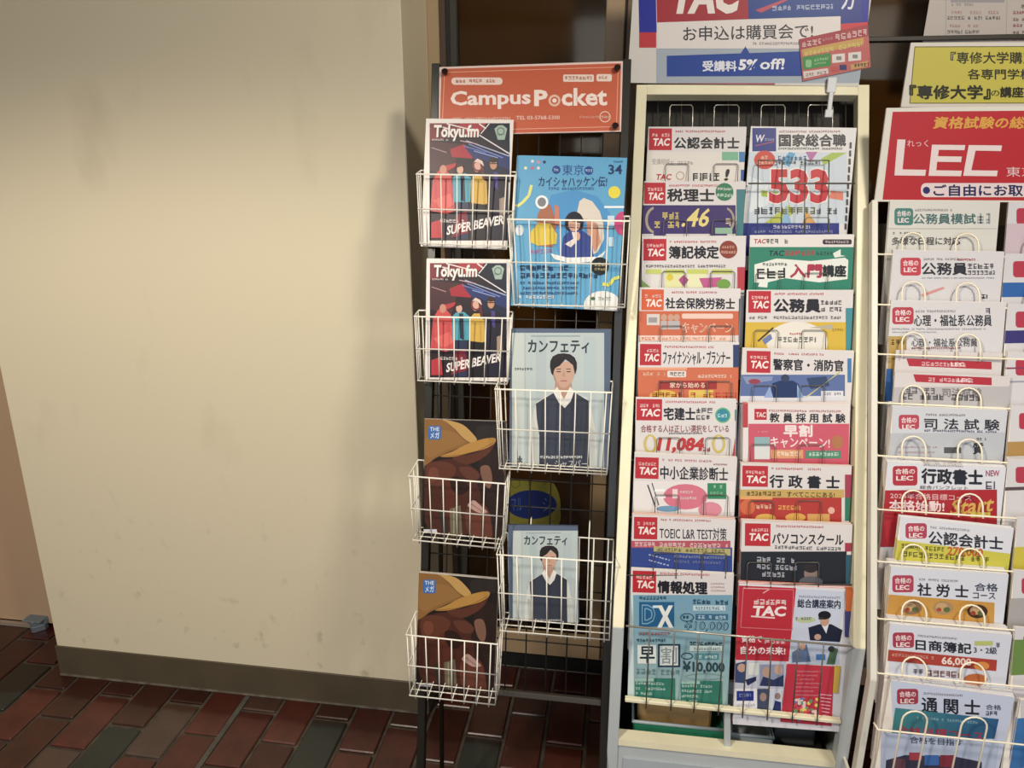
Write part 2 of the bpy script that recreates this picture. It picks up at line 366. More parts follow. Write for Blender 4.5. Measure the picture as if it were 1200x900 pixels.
# door stopper on the floor at the far left
P = hit(40, 741, (0, 0, 0), zz)
bm = bmesh.new()
pr = [(-.036, 0), (.036, 0), (.036, -.02), (.006, -.05), (-.006, -.05), (-.036, -.02)]
for zo, sc_, hh in ((0, .82, .022), (.022, 1, .02)):
    lo = [bm.verts.new((x * sc_, (y + .05) * sc_, zo)) for x, y in pr]; hi = [bm.verts.new((v.co.x, v.co.y, zo + hh)) for v in lo]
    bm.faces.new(lo[::-1]); bm.faces.new(hi)
    for k in range(6): bm.faces.new((lo[k], lo[(k + 1) % 6], hi[(k + 1) % 6], hi[k]))
bmesh.ops.bevel(bm, geom=bm.edges[:], offset=.0015, segments=1, affect='EDGES')
st = empty('door_stopper', Matrix.Translation((P[0], P[1] - .005, 0)) @ Matrix.Rotation(YAW, 4, 'Z'), 'small grey metal door stopper on the brick floor by the tan door', 'door stopper')
link('body', bm, mat('galvanised_steel', '#8e98a2', .35, metal=.6), st)
rbox('rubber_pad', (-.034, .0005, .042, .034, .05, .046), mat('grey_rubber', '#6d7780', .6), st, .0015)

# ================================================================ helpers for racks (parts are modelled in world metres, stored relative to their root)
def wbm(bm, root):
    bmesh.ops.translate(bm, verts=bm.verts, vec=-root.matrix_basis.translation); return bm
def ww(name, pts, r, m, root, closed=False):
    o = root.matrix_basis.translation
    return wire(name, [Vector(p) - o for p in pts], r, m, root, closed)
def bar(name, A, B, u, b, wx, wy, m, root, bev=.001):
    """prism from A to B, wx wide along u, wy deep along b (A, B on its front centre line)"""
    bm = bmesh.new(); A, B, u, b = map(Vector, (A, B, u, b)); vs = []
    for P_ in (A, B):
        vs.append([bm.verts.new(P_ + u * (sx * wx / 2) + b * (k * wy)) for sx, k in ((-1, 0), (1, 0), (1, 1), (-1, 1))])
    a, c = vs
    bm.faces.new(a); bm.faces.new(c[::-1])
    for k in range(4): bm.faces.new((a[k], c[k], c[(k + 1) % 4], a[(k + 1) % 4]))
    bmesh.ops.recalc_face_normals(bm, faces=bm.faces)
    if bev: bmesh.ops.bevel(bm, geom=bm.edges[:], offset=bev, segments=1, affect='EDGES')
    return link(name, wbm(bm, root), m, root)
def board(name, root, pl, tl, tr, bot, off, th, m, draw=None, bev=.0008, pname='print', clip=True):
    """flat board on plane pl; top edge tl-tr in pixels, reaching down to pixel row bot"""
    A, B = pl.on(*tl, off), pl.on(*tr, off); W = np.linalg.norm(B - A); u = unit(B - A); s = unit(pl.s - u * (pl.s @ u)); b = np.cross(s, u)
    Q = pl.on((tl[0] + tr[0]) / 2, bot, off); M = (A + B) / 2; Ht = (M - Q) @ s; P_ = M - s * Ht
    bm = bmesh.new(); box(bm, -W / 2, 0, 0, W / 2, th, Ht, bev=bev)
    loc = Matrix.Translation(-root.matrix_basis.translation) @ mat4(u, b, s, P_) if root else mat4(u, b, s, P_)
    o = link(name, bm, m, root, mw=loc)
    if draw:
        c = Cv(); draw(c); c.build(pname, o, u, b, s, P_, W, Ht, clip=clip)
    return o
def root_at(name, P_, label, cat, group=None): return empty(name, Vector(P_), label, cat, group)
def to_floor(A, d):                                     # follow direction d from A down to z = 0
    return A + d * (A[2] / -d[2])

# ================================================================ cover designs (photo pixel coordinates)
RED, INK, WHT, NAVY = '#bd1f2d', '#24232b', '#ddd8d8', '#20307e'
def bg(c, x, y, cc, w=170, h=290): c.r(x - 20, y - 12, x + w, y + h, cc)
def tac(c, x, y, title, t, logo=RED, dy=.02, b=.035, w=27, h=25.5, micro=RED, base=WHT):
    bg(c, x, y, base)
    c.p([(x, y), (x + w, y + w * dy), (x + w - .3, y + h + w * dy), (x - .3, y + h)], logo)
    c.d(x + 4, y + 6, x + w - 3.5, y + 9.6, '#efc9c4', dy=dy)
    c.t('TAC', x + 4, y + 11.5, x + w - 3.5, y + 20.5, '#f4e8e4', .035, .16, dy)
    c.d(x + w + 4, y + 2.2, x + w + 62, y + 4.6, micro, dy=dy)
    c.t(title, *t, INK, b, 0, dy)
def L1(c):
    tac(c, 760.5, 150.5, '公認会計士', (790, 161, 866, 174), dy=.003)
    c.r(757, 178, 880, 215, '#e4ded6'); c.t('受講相談', 764, 186, 785, 193, '#8d8a88', 0); c.d(786, 189, 812, 193, '#a5a19e')
    c.r(846, 178, 865, 188, '#79b797'); c.r(866, 178, 873, 190, '#3b7db4'); c.r(868, 199, 874, 212, '#2c53a0')
    c.t('TAC', 768, 204, 786, 211, RED, .03, .2); c.ring(797, 206, 5, 5, 1, '#b98'); c.t('!', 848, 198, 853, 212, INK, .03, .2)
    for x in (812, 823, 836): c.d(x, 203, x + 9, 212, INK)
def L2(c):
    tac(c, 755, 214, '税理士', (782, 221.5, 837, 236), dy=.005, w=25, h=25)
    c.e(849, 225, 10.5, 10.5, '#2f7d57'); c.d(841, 220, 857, 223, WHT); c.d(840, 227, 858, 231, '#cfe3d5')
    c.r(863, 222, 875, 278, '#3f7e86'); c.r(750, 240.5, 862, 274, '#40306e')
    c.ring(768, 258, 12, 16, 3, '#a89a86'); c.r(766, 242, 780, 276, '#40306e'); c.ring(850, 258, 11, 15, 2.5, '#a89a86'); c.r(832, 242, 852, 276, '#40306e')
    c.d(767, 249, 795, 257, '#d8c766'); c.d(767, 259.5, 795, 267, '#d8c766'); c.t('.46', 798, 244, 829, 266, '#e6d47c', .02, .25)
    c.d(831, 256, 858, 265, '#cfc09a'); c.r(838, 267, 858, 274, '#8fb79c')
def L3(c):
    tac(c, 754, 280, '簿記検定', (784, 288.5, 842, 303), dy=-.002)
    c.e(853.5, 292.5, 10.5, 10.5, '#8c3a26'); c.d(846, 288, 861, 291, '#d9a58e'); c.d(845, 294, 862, 297, '#e0b7a3')
    c.d(757, 310.5, 851, 313.5, '#4b4a48'); c.r(864, 313, 876, 340, '#b93645')
    c.p([(750, 328), (764, 338), (750, 345)], '#7fa256')
    for x0, x1 in ((757, 775), (779, 802), (805, 830), (834, 858)): c.r(x0, 315.5, x1, 321, '#c6cf63')
    c.r(779, 321, 803, 337, '#dfe0a4'); c.r(805, 321, 828, 337, '#e4e4b8'); c.e(785, 325, 4, 4, '#d8c52e')
    c.p([(795, 328), (801, 322), (807, 328), (801, 336)], '#b04a86'); c.p([(819, 326), (846, 325), (841, 336), (824, 337)], '#c0568f'); c.e(848, 333, 8, 6, '#6fa03c')
def L4(c):
    tac(c, 752, 339, '社会保険労務士', (780, 349, 861, 361.5), logo='#d95b2b', dy=.01, w=26, h=24.5, b=.03)
    c.r(745, 364.5, 867, 393, '#cf6740'); c.r(758, 368, 773, 381, '#d7cfc8'); c.r(760, 372, 770, 378, '#9a9a9e')
    for x in (778, 786, 793): c.e(x, 372, 3.6, 4, '#c99f86'); c.r(x - 3.5, 376, x + 3.5, 386, '#b9b4b4')
    c.rr(799, 367.5, 859, 373.5, 2, '#eccabb'); c.t('キャンペーン', 800, 378.5, 858, 390, '#f0ddc4', .045); c.t('キャンペーン', 800.5, 379, 857.5, 389.5, '#c24b30', .0)
    c.r(750, 393.5, 861, 399.5, '#f0d0c2'); c.d(752, 395, 772, 398.5, '#cf6740'); c.d(776, 395, 850, 398.5, '#e39878'); c.r(866, 350, 872, 400, '#3b464f')
def L5(c):
    tac(c, 750, 403, 'ファイナンシャル・プランナー', (777, 411, 855.5, 427), dy=.008, w=25, h=25)
    c.r(859, 404, 872, 431, '#2c3f6f'); c.r(745, 430.5, 872, 470, '#d26c44'); c.r(745, 430.5, 805, 433.5, '#e9a27f')
    c.rr(782, 434.5, 804, 442, 1.5, '#e8ddd6'); c.d(785, 436, 802, 440.5, '#5a4a46'); c.d(753, 436, 779, 440, '#f0c3a8'); c.d(818, 439, 857, 442.5, '#f3d8c8')
    c.r(772, 446, 840, 456, '#a52c27'); c.t('家から始める', 785, 448, 826, 454.5, '#f2dfc8', .01)
    c.e(778, 464, 17, 7, '#dfb93e'); c.r(807, 457, 836, 468, '#e2c24e'); c.d(764, 460, 798, 467, '#a33b24'); c.d(809, 460, 862, 467, '#c8412d')
def L6(c):
    tac(c, 746, 467.5, '宅建士', (778, 477.5, 814.5, 492), dy=.01, w=30, h=25)
    c.d(816, 478, 836, 484, INK, dy=.01); c.d(816, 486.5, 832, 492, INK); c.e(847, 486.5, 9, 9, '#2d8aa0'); c.ring(847, 486.5, 9, 9, 1.6, '#5db27d'); c.d(841, 485, 853, 489, '#bfe0e0')
    c.r(861, 480, 874, 493, '#2e8a80'); c.t('合格する人は正しい選択をしている', 751, 498, 854, 506.5, '#8c3345', .01)
    for x in (762, 842): c.ring(x, 520, 8, 11, 3, '#cdbb5c'); c.e(x, 518, 4, 7, WHT)
    c.d(784, 506.8, 827, 508.6, '#555'); c.t('11,084', 769, 512, 823, 531, '#c02c2e', .045, .18, .01); c.d(824, 524, 832, 529, '#a22')
    c.p([(862, 512), (868, 504), (868, 534), (858, 534)], '#b8323f')
def L7(c):
    tac(c, 744.5, 535.5, '中小企業診断士', (774, 546, 853, 561), dy=.03, w=27.5, h=25, b=.025)
    c.d(834, 543, 852, 545, '#a33', dy=.02); c.r(740, 563.5, 861, 600, '#e7e2e2')
    c.e(803, 582, 26, 15, '#d87388'); c.e(832, 597, 14, 9, '#dc8b9c'); c.t('1', 788, 573, 794, 584, '#f0d7da', .05); c.d(797, 575, 815, 578, '#f0d7da'); c.d(797, 582, 816, 585, '#f0d7da')
    c.ln([(759, 568), (768, 594)], 1.6, '#3c3c3c'); c.ln([(764, 566), (772, 592)], 1.2, '#4a4a4a'); c.r(767, 573, 779, 576, '#f6f6f6'); c.r(768, 581, 780, 583.5, '#f6f6f6'); c.e(783, 596, 14, 3.5, '#6f9cc0')
    c.r(829, 566, 851, 584.5, '#2f8a5c'); c.d(833, 568.5, 847, 572, '#bfe0cb'); c.d(832, 576, 848, 580, '#8cc6a4')
def L8(c):
    tac(c, 743, 605.5, 'TOEIC L&R TEST対策', (773, 617, 851.5, 631.5), dy=.025, w=27.5, h=26, b=.02)
    c.r(738, 633.5, 856, 642, '#b85060'); c.d(744, 635, 852, 640, '#ecd0d2', dy=.02); c.r(738, 641.5, 858, 690, '#2f4590'); c.p([(766, 640), (856, 643), (856, 651), (766, 646)], '#b4ab6e')
    c.d(770, 642, 850, 646, '#6d6848', dy=.02)
    for k in range(26): x, y = 764 + (k * 37 % 24) - 3, 650 + (k * 23 % 13); c.e(x, y, .9, .9, '#a9b8dd', 6)
    c.d(790, 650, 850, 653, '#8f9bc4', dy=.03); c.d(790, 656, 845, 659, '#7f8cc0', dy=.03)
def L9(c):
    tac(c, 741.5, 668.5, '情報処理', (771, 680.5, 828.5, 694.5), dy=.03, w=27.5, h=25.5, b=.045)
    for k in range(3): c.d(833, 683 + k * 4, 850, 685 + k * 4, '#b99')
    for k in range(16):
        f = k / 15; a, b = (116, 164, 190), (164, 192, 186)
        c.r(742, 697 + k * 9, 858, 709 + k * 9, '#%02x%02x%02x' % tuple(int(a[i] + (b[i] - a[i]) * f) for i in range(3)))
    c.r(734, 697, 742, 850, '#cfe0e0')
    c.d(749, 698.5, 782, 702.5, '#24506e'); c.r(749, 705, 790, 734, '#1d5f8f'); c.t('D', 752, 708, 768, 731, '#79acc9', .05); c.t('D', 753, 709.5, 767, 729.5, '#1d5f8f', 0)
    c.r(765, 709, 776, 712, '#d8e6ec'); c.t('X', 770, 709, 789, 735, '#e8ebe6', .05)
    c.d(812, 702, 853, 707, '#24425e', dy=.03); c.r(812, 709, 850, 715, '#c3dbe6'); c.d(815, 710.5, 848, 714, '#5c7c92'); 
    c.ring(805, 723, 8, 5, 1, '#1f4766'); c.d(800, 721, 810, 725, '#1f4766'); c.r(815, 719, 853, 726, '#3a6a8c'); c.d(818, 720.5, 850, 724.5, '#b9d5e4', dy=.02)
    c.t('¥10,000', 801, 727, 853, 739, '#1f4766', .02, .1, .02); c.t('¥10,000', 802, 728, 852, 738, '#8fc0da', -.02, .1, .02)
    c.d(746, 740, 785, 743.5, '#a66'); c.d(746, 748, 780, 751.5, '#335a6c'); c.r(747, 755, 769, 777, '#dfe6e2'); c.t('早', 750, 757, 767, 776, '#21363f', .02)
    c.r(771, 754, 797, 781, '#1d3a50'); c.r(773, 756, 794.5, 779, '#d9e2e0'); c.t('割', 775, 758, 793, 777, '#8b979c', .01)
    c.d(746, 783, 796, 789, '#6d8c92', dy=.03); c.d(808, 751, 847, 755, '#26444f', dy=.03); c.r(808, 756, 846, 762, '#cfe3df'); c.d(810, 758, 844, 761, '#6d8088')
    c.ring(805, 768, 7, 4, 1, '#1f3d4a'); c.r(814, 765, 842, 772, '#4e8b98'); c.d(816, 767, 840, 770.5, '#cfe6e0')
    c.t('¥10,000', 800, 774, 849, 788, '#2b4a55', .025, 0, .02); c.ring(825, 792, 22, 4, 1, '#7fa9a6')
    for x0, x1, y in ((744, 791, 794), (798, 846, 797)):
        c.r(x0, y, x1, y + 27, '#2f7d6c'); c.r(x0, y, x0 + 22, y + 3.5, '#9fc6bd')
        for k in range(4): c.d(x0 + 1, y + 4 + 6 * k, x0 + (36 if k < 2 else 20), y + 7 + 6 * k, '#bcd9d2', dy=.03)
def R1(c):
    bg(c, 880, 148, '#e4e2e2'); c.r(881.5, 150, 909.5, 177.5, '#1f2f86'); c.t('W', 884.5, 158, 895, 166.5, '#e8e6ef', .02, .15); c.d(896, 162, 907, 165, '#aab2d8'); c.ln([(885, 171), (907, 166)], 1, '#b84a5a')
    c.d(913, 153, 985, 155.5, '#9a4a52'); c.t('国家総合職', 913, 157.5, 991, 171.5, INK, .035); c.d(912, 173, 987, 175.5, '#4a4a50')
    c.r(876, 178.5, 992, 262, '#ccd9e4')
    c.p([(962, 186), (975, 179), (992, 179), (965, 194)], '#a9c04a'); c.p([(915, 190), (925, 178), (932, 180), (925, 196)], '#58a7cf'); c.p([(944, 178), (958, 178), (950, 190)], '#b56aa8')
    c.p([(876, 206), (900, 215), (900, 240), (876, 250)], '#dfe9ef'); c.p([(892, 223), (920, 226), (916, 234), (892, 230)], '#a9bf42'); c.p([(960, 222), (988, 225), (988, 235), (962, 231)], '#e07f63')
    c.p([(895, 262), (925, 240), (930, 250), (912, 262)], '#bcc84c'); c.p([(940, 262), (945, 246), (956, 262)], '#e0a65a'); c.p([(915, 262), (921, 240), (927, 262)], '#8fb9da')
    c.e(896, 187.5, 12.5, 11, '#cf4136', 14); c.d(888, 183, 904, 187, '#f4c8a8', dy=-.05); c.d(887, 189, 905, 193, '#f4c8a8', dy=-.05)
    c.d(912, 183, 945, 188, '#3d6a96'); c.d(908, 189, 960, 193, '#5a5560')
    c.t('533', 899, 196.5, 973, 240, '#f0ecea', .075); c.t('533', 901, 198, 971, 238.5, '#cc2431', .05)
    c.d(884, 243, 905, 251, '#44424c'); c.d(908, 243, 955, 251, '#6d6a2c'); c.d(957, 244, 980, 251, '#554')
    c.r(870, 261.5, 983, 300, '#27348a'); c.d(906, 264, 949, 268, '#d9d9ee'); c.d(884, 270, 975, 273, '#9aa0cc')
    for k in range(11): c.r(995.5 - k * .6, 167 + k * 9.5, 997.8 - k * .6, 174 + k * 9.5, '#3c3c46')
def R2(c):
    bg(c, 879, 276, '#e6e2de'); c.t('TAC', 883, 280, 897, 285.5, RED, .03, .15); c.d(898, 280, 924, 285.5, INK); c.rr(964, 280.5, 998, 286.5, 2, '#3c2e34'); c.d(967, 282, 995, 285, '#c9b9bb')
    c.r(872, 289.5, 1010, 420, '#25846c')
    c.t('TAC', 900, 293.5, 918, 300, INK, .02, .2); c.d(920, 293.5, 956, 299.5, '#b03a48'); c.d(957, 295, 975, 299, '#30504a')
    c.p([(884, 310), (910, 303), (950, 306), (990, 302), (994, 305), (993, 327), (960, 331), (920, 326), (895, 332), (884, 331)], '#e9ebe4'); c.p([(976, 297), (985, 292), (985, 299), (991, 300), (978, 302)], '#e9ebe4'); c.p([(890, 331), (900, 328), (899, 337), (888, 336)], '#e9ebe4')
    c.d(890, 308, 922, 311.5, '#3a4a48'); c.d(887, 315, 923, 327, '#23282c', dy=-.05); c.t('入門', 926, 310, 962, 325, '#b02c4a', .05, .05); c.t('講座', 964, 311, 991, 324, '#23282c', .05)
def R3(c):
    tac(c, 877, 341, '公務員', (907, 350.5, 961, 365.5), dy=.003, w=26.5, h=25.5, b=.05)
    c.d(962, 352, 986, 357, INK); c.d(962, 360, 986, 365, INK); c.d(878, 370.5, 985, 374, '#5c5a58')
    c.r(868, 377.5, 991, 430, '#d9b52a'); c.e(934, 401, 36, 24, '#e9e4da', 28); c.ln([(888, 400), (906, 384)], 2, '#333'); c.p([(893, 398), (903, 391), (905, 397), (896, 404)], '#6c7fb4'); c.p([(948, 384), (975, 380), (977, 386)], '#b9b09c')
    c.d(925, 390, 941, 392.5, '#c0392b'); c.d(911, 395, 956, 401, '#5a5a58'); c.d(975, 385, 988, 388, '#a98a20'); c.r(991, 361, 1004, 430, '#3f8f9c')
def R4(c):
    tac(c, 875, 411, '警察官・消防官', (906, 420.5, 988, 433.5), dy=.02, w=28, h=25.5, b=.03)
    c.r(866, 439, 990, 464, '#5a70a6'); c.r(866, 464, 990, 500, '#dcdce4')
    c.p([(870, 441), (906, 441), (904, 446), (875, 450)], '#8593bd'); c.e(884, 447, 7, 3, '#9a3a4c'); c.p([(902, 466), (905, 449), (914, 446), (929, 446), (936, 450), (940, 466)], '#1f3566'); c.p([(895, 466), (902, 452), (906, 466)], '#8fa6d6'); c.p([(934, 466), (934, 450), (942, 466)], '#8fb0dc'); c.e(920, 443, 5, 4.5, '#33405f')
    c.p([(945, 443), (968, 441), (972, 452), (950, 456)], '#34486f'); c.p([(942, 466), (948, 464), (986, 433), (984, 437)], '#c9c58a'); c.r(962, 458, 988, 465, '#e0e2ea'); c.d(965, 460, 985, 463, '#667')
    c.r(993, 420, 997.5, 448, '#3c7cb8')
def R5(c):
    bg(c, 871, 473, '#e4dcda'); c.r(868, 473, 876.5, 501, '#c03a48'); c.r(884, 479, 898.5, 492, RED); c.t('TAC', 885.5, 483, 897, 489, '#f0dcd8', .03, .1)
    c.d(901, 480, 985, 482.5, '#a0404a', dy=.01); c.t('教 員 採 用 試 験', 902, 484, 990.5, 494.5, INK, .035, 0, .01)
    c.r(877, 496.5, 995, 560, '#d0566a'); c.r(870, 501, 876.5, 560, '#e7dfdf'); c.t('早割', 918.5, 498, 951.5, 511.5, '#f2e0e0', .04); c.t('キャンペーン!', 903, 512, 972, 524, '#f2e0e0', .02, 0, .02)
    c.d(886, 505, 900, 507, '#e39aa4'); c.r(884, 512, 902, 522, '#8fb3ba'); c.r(884, 522, 902, 538, '#d9dcdc'); c.e(981, 518, 7, 8, '#b5774c'); c.r(903, 527, 941, 537, '#e0a070'); c.d(906, 529, 938, 534, '#f5e0c8'); c.r(944, 528, 985, 537, '#4b8f72'); c.d(948, 530, 982, 534, '#d0e4d8')
def R6(c):
    tac(c, 870, 545.5, '行 政 書 士', (902, 556.5, 983.5, 571), dy=.02, w=30, h=24.5, b=.04)
    c.r(864, 573.5, 989, 583, '#c8a85a'); c.d(875, 575.5, 920, 580.5, '#5c4420', dy=.02); c.t('すべてここにある!', 922, 576, 978, 582, '#4a3316', .02, 0, .02)
    c.r(864, 583, 986, 660, '#b8342c'); c.r(866, 581.5, 905, 585, '#e8a860'); c.e(876, 594, 9, 9, '#d6683c'); c.d(886, 591, 904, 596, '#f0c8a8'); c.d(912, 592, 938, 597, '#f4b05a', dy=.02); c.e(974, 598, 4, 4, '#e8b0a0')
    c.e(897, 607, 12, 5, '#e0b24e'); c.e(932, 606, 12, 5, '#e0a84a'); c.r(946, 602, 972, 612, '#d9a258')
    c.r(990, 556, 998, 583, '#a83a56'); c.r(990, 583, 998, 610, '#2e7c60')
def R7(c):
    tac(c, 873, 613, 'パソコンスクール', (905, 624.5, 988, 637), dy=.02, w=30, h=26.5, b=.03)
    c.d(908, 639, 986, 643, '#4c4c54', dy=.03); c.r(864, 646, 992, 700, '#23262f')
    for k, w_ in enumerate((44, 46, 32)): c.d(887, 652.5 + 8.5 * k, 887 + w_, 658 + 8.5 * k, '#b9bcc6', dy=.04)
    c.e(950, 672, 8, 9, '#8e7770'); c.e(950, 665, 8.5, 6, '#2f2a2c'); c.e(950, 682, 14, 7, '#5a5d66'); c.r(990, 636, 998, 646, '#a8324a'); c.r(991, 650, 998, 690, '#2e5f72')
def R8(c):
    bg(c, 868, 686, '#e0dfe6'); c.p([(866, 686), (933, 689), (924, 775), (858, 773)], '#bf2538')
    c.ln([(871, 689), (930, 691), (928, 738), (868, 735), (871, 689)], 1, '#d8707c'); c.ln([(871, 689), (902, 690), (894, 695)], 1.2, '#e8b0b4')
    c.d(883.5, 702, 921, 708, '#f0dfe0', dy=.03); c.t('TAC', 881, 709.5, 920, 721.5, '#f2e6e6', .04, .15, .02); c.ln([(880, 722), (908, 724)], 1.6, '#f0d8d8')
    c.t('資格で', 869, 744.5, 893, 752.5, '#f0dfe0', .02); c.d(896, 748, 920, 754, '#e8c8cc'); c.t('自分の未来!', 868, 757, 920, 766, '#f4e8e8', .03, 0, .02)
    c.p([(934, 690), (991, 693), (977, 779), (924, 776)], '#c9d2e6'); c.d(936, 697.5, 984, 700, '#7a7f94', dy=.03); c.t('総合講座案内', 934.5, 701.5, 984.5, 711.5, '#2a3048', .03, 0, .03)
    c.e(944, 726, 12, 3.5, '#b9c79a'); c.d(932, 723, 955, 726, '#556'); c.p([(947, 735), (960, 731), (974, 731), (987, 738), (984, 752), (949, 750)], '#20263c'); c.p([(962, 731), (971, 731), (968, 742)], '#dfe3ee'); c.e(966, 726, 5.5, 7.5, '#c59a86'); c.e(966, 720.5, 7.5, 5, '#1d1c22'); c.r(959, 723, 965, 725.5, '#333'); c.e(958, 746, 4, 3.5, '#c9a08c')
    c.r(927, 752, 983, 778, '#b7c3da'); c.p([(928, 764), (945, 754), (950, 775), (928, 776)], '#5d7196'); c.e(940, 757, 3.5, 4, '#c79d88'); c.r(956, 766, 967, 773, '#3f7ab8'); c.p([(968, 778), (974, 757), (982, 760), (978, 778)], '#4c6b50'); c.e(974, 760, 4, 3.5, '#333')
    c.r(859, 774.5, 921, 806, '#c6cadb'); c.p([(861, 777), (874, 774), (872, 800), (860, 799)], '#3a4a78'); c.e(869, 782, 5, 5, '#c9a28e'); c.p([(873, 796), (886, 792), (886, 797), (876, 803)], '#27305a'); c.r(877, 776, 889, 790, '#dfe4de')
    c.r(890, 778, 918, 803, '#8e98b6'); c.e(898, 787, 5, 6, '#bd9a88'); c.e(912, 784, 5, 6, '#c6a494'); c.p([(890, 803), (894, 792), (906, 796), (918, 790), (918, 804)], '#303a62')
    c.r(859, 806, 887, 840, '#e8e8f0'); c.r(863, 809, 883, 820.5, '#24358c'); c.d(866, 812, 880, 816, '#8f9ad0'); c.d(864, 824, 884, 827, '#99a')
    c.r(887, 806.5, 900, 834, '#44506e'); c.e(894, 816, 4, 5, '#a98b80'); c.r(902, 808, 916, 836, '#ccd4e6'); c.e(911, 815, 3.5, 4, '#9a8078'); c.p([(904, 836), (908, 820), (915, 822), (915, 836)], '#26346a')
    c.p([(922, 777), (977, 780), (974, 850), (914, 845)], '#c42f45')
    for k in range(7): c.d(932, 785 + 4.6 * k, 963 - (k % 3) * 5, 786.6 + 4.6 * k, '#e89aa4', dy=.02)
    rr = random.Random(3)
    for k in range(46): c.e(929 + rr.random() * 30, 816 + rr.random() * 24 + (k % 3), 1.2 + rr.random() * 2.2, 1.2 + rr.random() * 2, rr.choice(['#e8e4dc', '#efc3c8', '#6a9f70', '#5c86c0', '#d94a5c', '#e8d05c', '#f0f0f0']), 7)
    for k in range(9): c.ln([(960 + k * .5, 812 + 4 * k), (974 - k * .6, 813.5 + 4 * k)], 1.3, '#ec9fb0')
    c.p([(977, 780), (984, 781), (981, 811), (975, 810)], '#c9a93a'); c.r(990, 688, 999, 715, '#c4632c'); c.r(989, 715, 998, 745, '#3b3f7c')

# ---- red-header rack covers
def lec(c, x, y, title, t, col_='#b52f40', dy=.03, b=.03, w=24, h=20, sub=None, lx=5, ly=9, base='#d6d4d8'):
    bg(c, x, y, base, 180, 300)
    c.rr(x + lx, y + ly, x + lx + w, y + ly + h, 3.5, col_)
    c.t('合格の', x + lx + 3, y + ly + 3, x + lx + w - 3, y + ly + 9.5, '#f0dfe0', .02); c.t('LEC', x + lx + 4, y + ly + 11.5, x + lx + w - 5, y + ly + 17, '#f0dfe0', .03)
    c.d(t[0] + 2, t[1] - 5.5, t[0] + 48, t[1] - 3, '#8a8486', dy=dy); c.t(title, *t, '#2a2d38', b, 0, dy)
def E1(c):
    lec(c, 1043, 235, '公務員模試', (1070, 250.5, 1143, 262.5), '#3f7d78', 0, .015, 22, 20, base='#d6d5cf')
    c.t('公務員模試', 1070, 250.5, 1143, 262.5, '#3f6c6c', .02); c.d(1145, 250, 1159, 262, '#9aa4a6'); c.r(1040, 267.5, 1168, 268.3, '#b8b8b4'); c.d(1046, 272, 1078, 274.5, '#888')
    c.t('多様な日程に対応', 1045, 278, 1125, 287, '#4e4e50', .02)
def E2(c):
    lec(c, 1046, 293, '公務員', (1080, 308, 1133, 322), '#c4384a', 0, .03, 24, 21, lx=9, ly=9)
    c.d(1134, 309, 1165, 315, '#4a4a55'); c.d(1134, 317, 1165, 322, '#4a4a55'); c.d(1122, 303, 1143, 305.5, '#b33'); c.d(1080, 325, 1165, 326.5, '#99a')
    c.p([(1079, 345), (1105, 336), (1107, 338), (1081, 348)], '#d9938c'); c.d(1150, 345, 1157, 350, INK)
def E3(c):
    lec(c, 1044, 354, '心理・福祉系公務員', (1071, 369, 1162, 382), '#b93a48', 0, .02, 25, 20, lx=1.5, ly=6)
    c.d(1155, 361, 1165, 368, '#667'); c.d(1045, 384.5, 1155, 386.5, '#aaacb2'); c.d(1045, 388.5, 1097, 390, '#b5b5ba')
    c.r(1040, 394, 1062, 440, '#b99a4e'); c.d(1044, 398, 1060, 404, '#6b5420'); c.t('心理・福祉系公務員', 1068, 396.5, 1145, 406, '#4c5058', .01); c.d(1068, 406.5, 1125, 409, '#a05050')
    c.r(1036, 432, 1046, 470, '#2b5fa0')
def strip(y, x0=1062, x1=1162):
    def f(c):
        bg(c, 1046, y - 12, '#d6cfcf', 180, 290); c.p([(x0, y), (x1, y + 4), (x1, y + 13), (x0 + 3, y + 9)], '#b5283a'); c.d(x0 + 18, y + 4, x0 + 70, y + 8.5, '#e6bcc0', dy=.03)
        c.t('LEC', x0 + 52, y + 4.5, x0 + 68, y + 9, '#f0d5d8', .03, 0, .02)
        if y > 430:
            c.r(1030, 453, 1190, 700, '#b9b6b8'); c.t('司法試験', 1104, 455, 1150, 465, '#7a7476', .02); c.d(1062, 454, 1095, 461, '#5c585c', dy=.03); c.d(1058, 461, 1150, 468, '#3c3a40', dy=.02)
    return f
def E5(c):
    lec(c, 1048, 478, '司 法 試 験', (1083, 490, 1171, 502.5), '#b94454', .02, .02, 24, 17, lx=5, ly=8, base='#cfd2da')
    c.r(1030, 507, 1190, 700, '#bcc0c8'); c.d(1083, 503, 1168, 505.5, '#557', dy=.02); c.d(1050, 523, 1098, 525, '#a98a8a'); c.d(1052, 529, 1096, 531, '#a98a8a'); c.r(1106, 524, 1126, 531, '#55575c'); c.t('質', 1140, 519, 1152, 532, '#34363c', .03); c.d(1144, 513, 1155, 516, '#444')
def E6(c):
    lec(c, 1041, 541, '行政書士', (1080, 549, 1151, 566), '#b52f40', .03, .04, 29, 23, lx=5, ly=5, base='#dddfe8')
    c.t('総合パンフレット', 1078, 568.5, 1134, 573, '#4a4c58', .01, 0, .02); c.t('NEW', 1155, 551, 1171, 558, '#b0506a', .02); c.d(1155, 564, 1165, 573, '#556')
    c.r(1020, 573.5, 1168, 640, '#b02430'); c.t('2024年合格目標コース', 1043, 577, 1138, 584, '#e4b8bc', .01, 0, .03); c.t('本格始動!', 1042, 585.5, 1106, 597.5, '#f0d8da', .03, 0, .03)
    c.t('Start', 1112, 586, 1162, 604, '#d9b04e', .02, .25, -.1); c.r(1137, 600, 1160, 606, '#d8c24a')
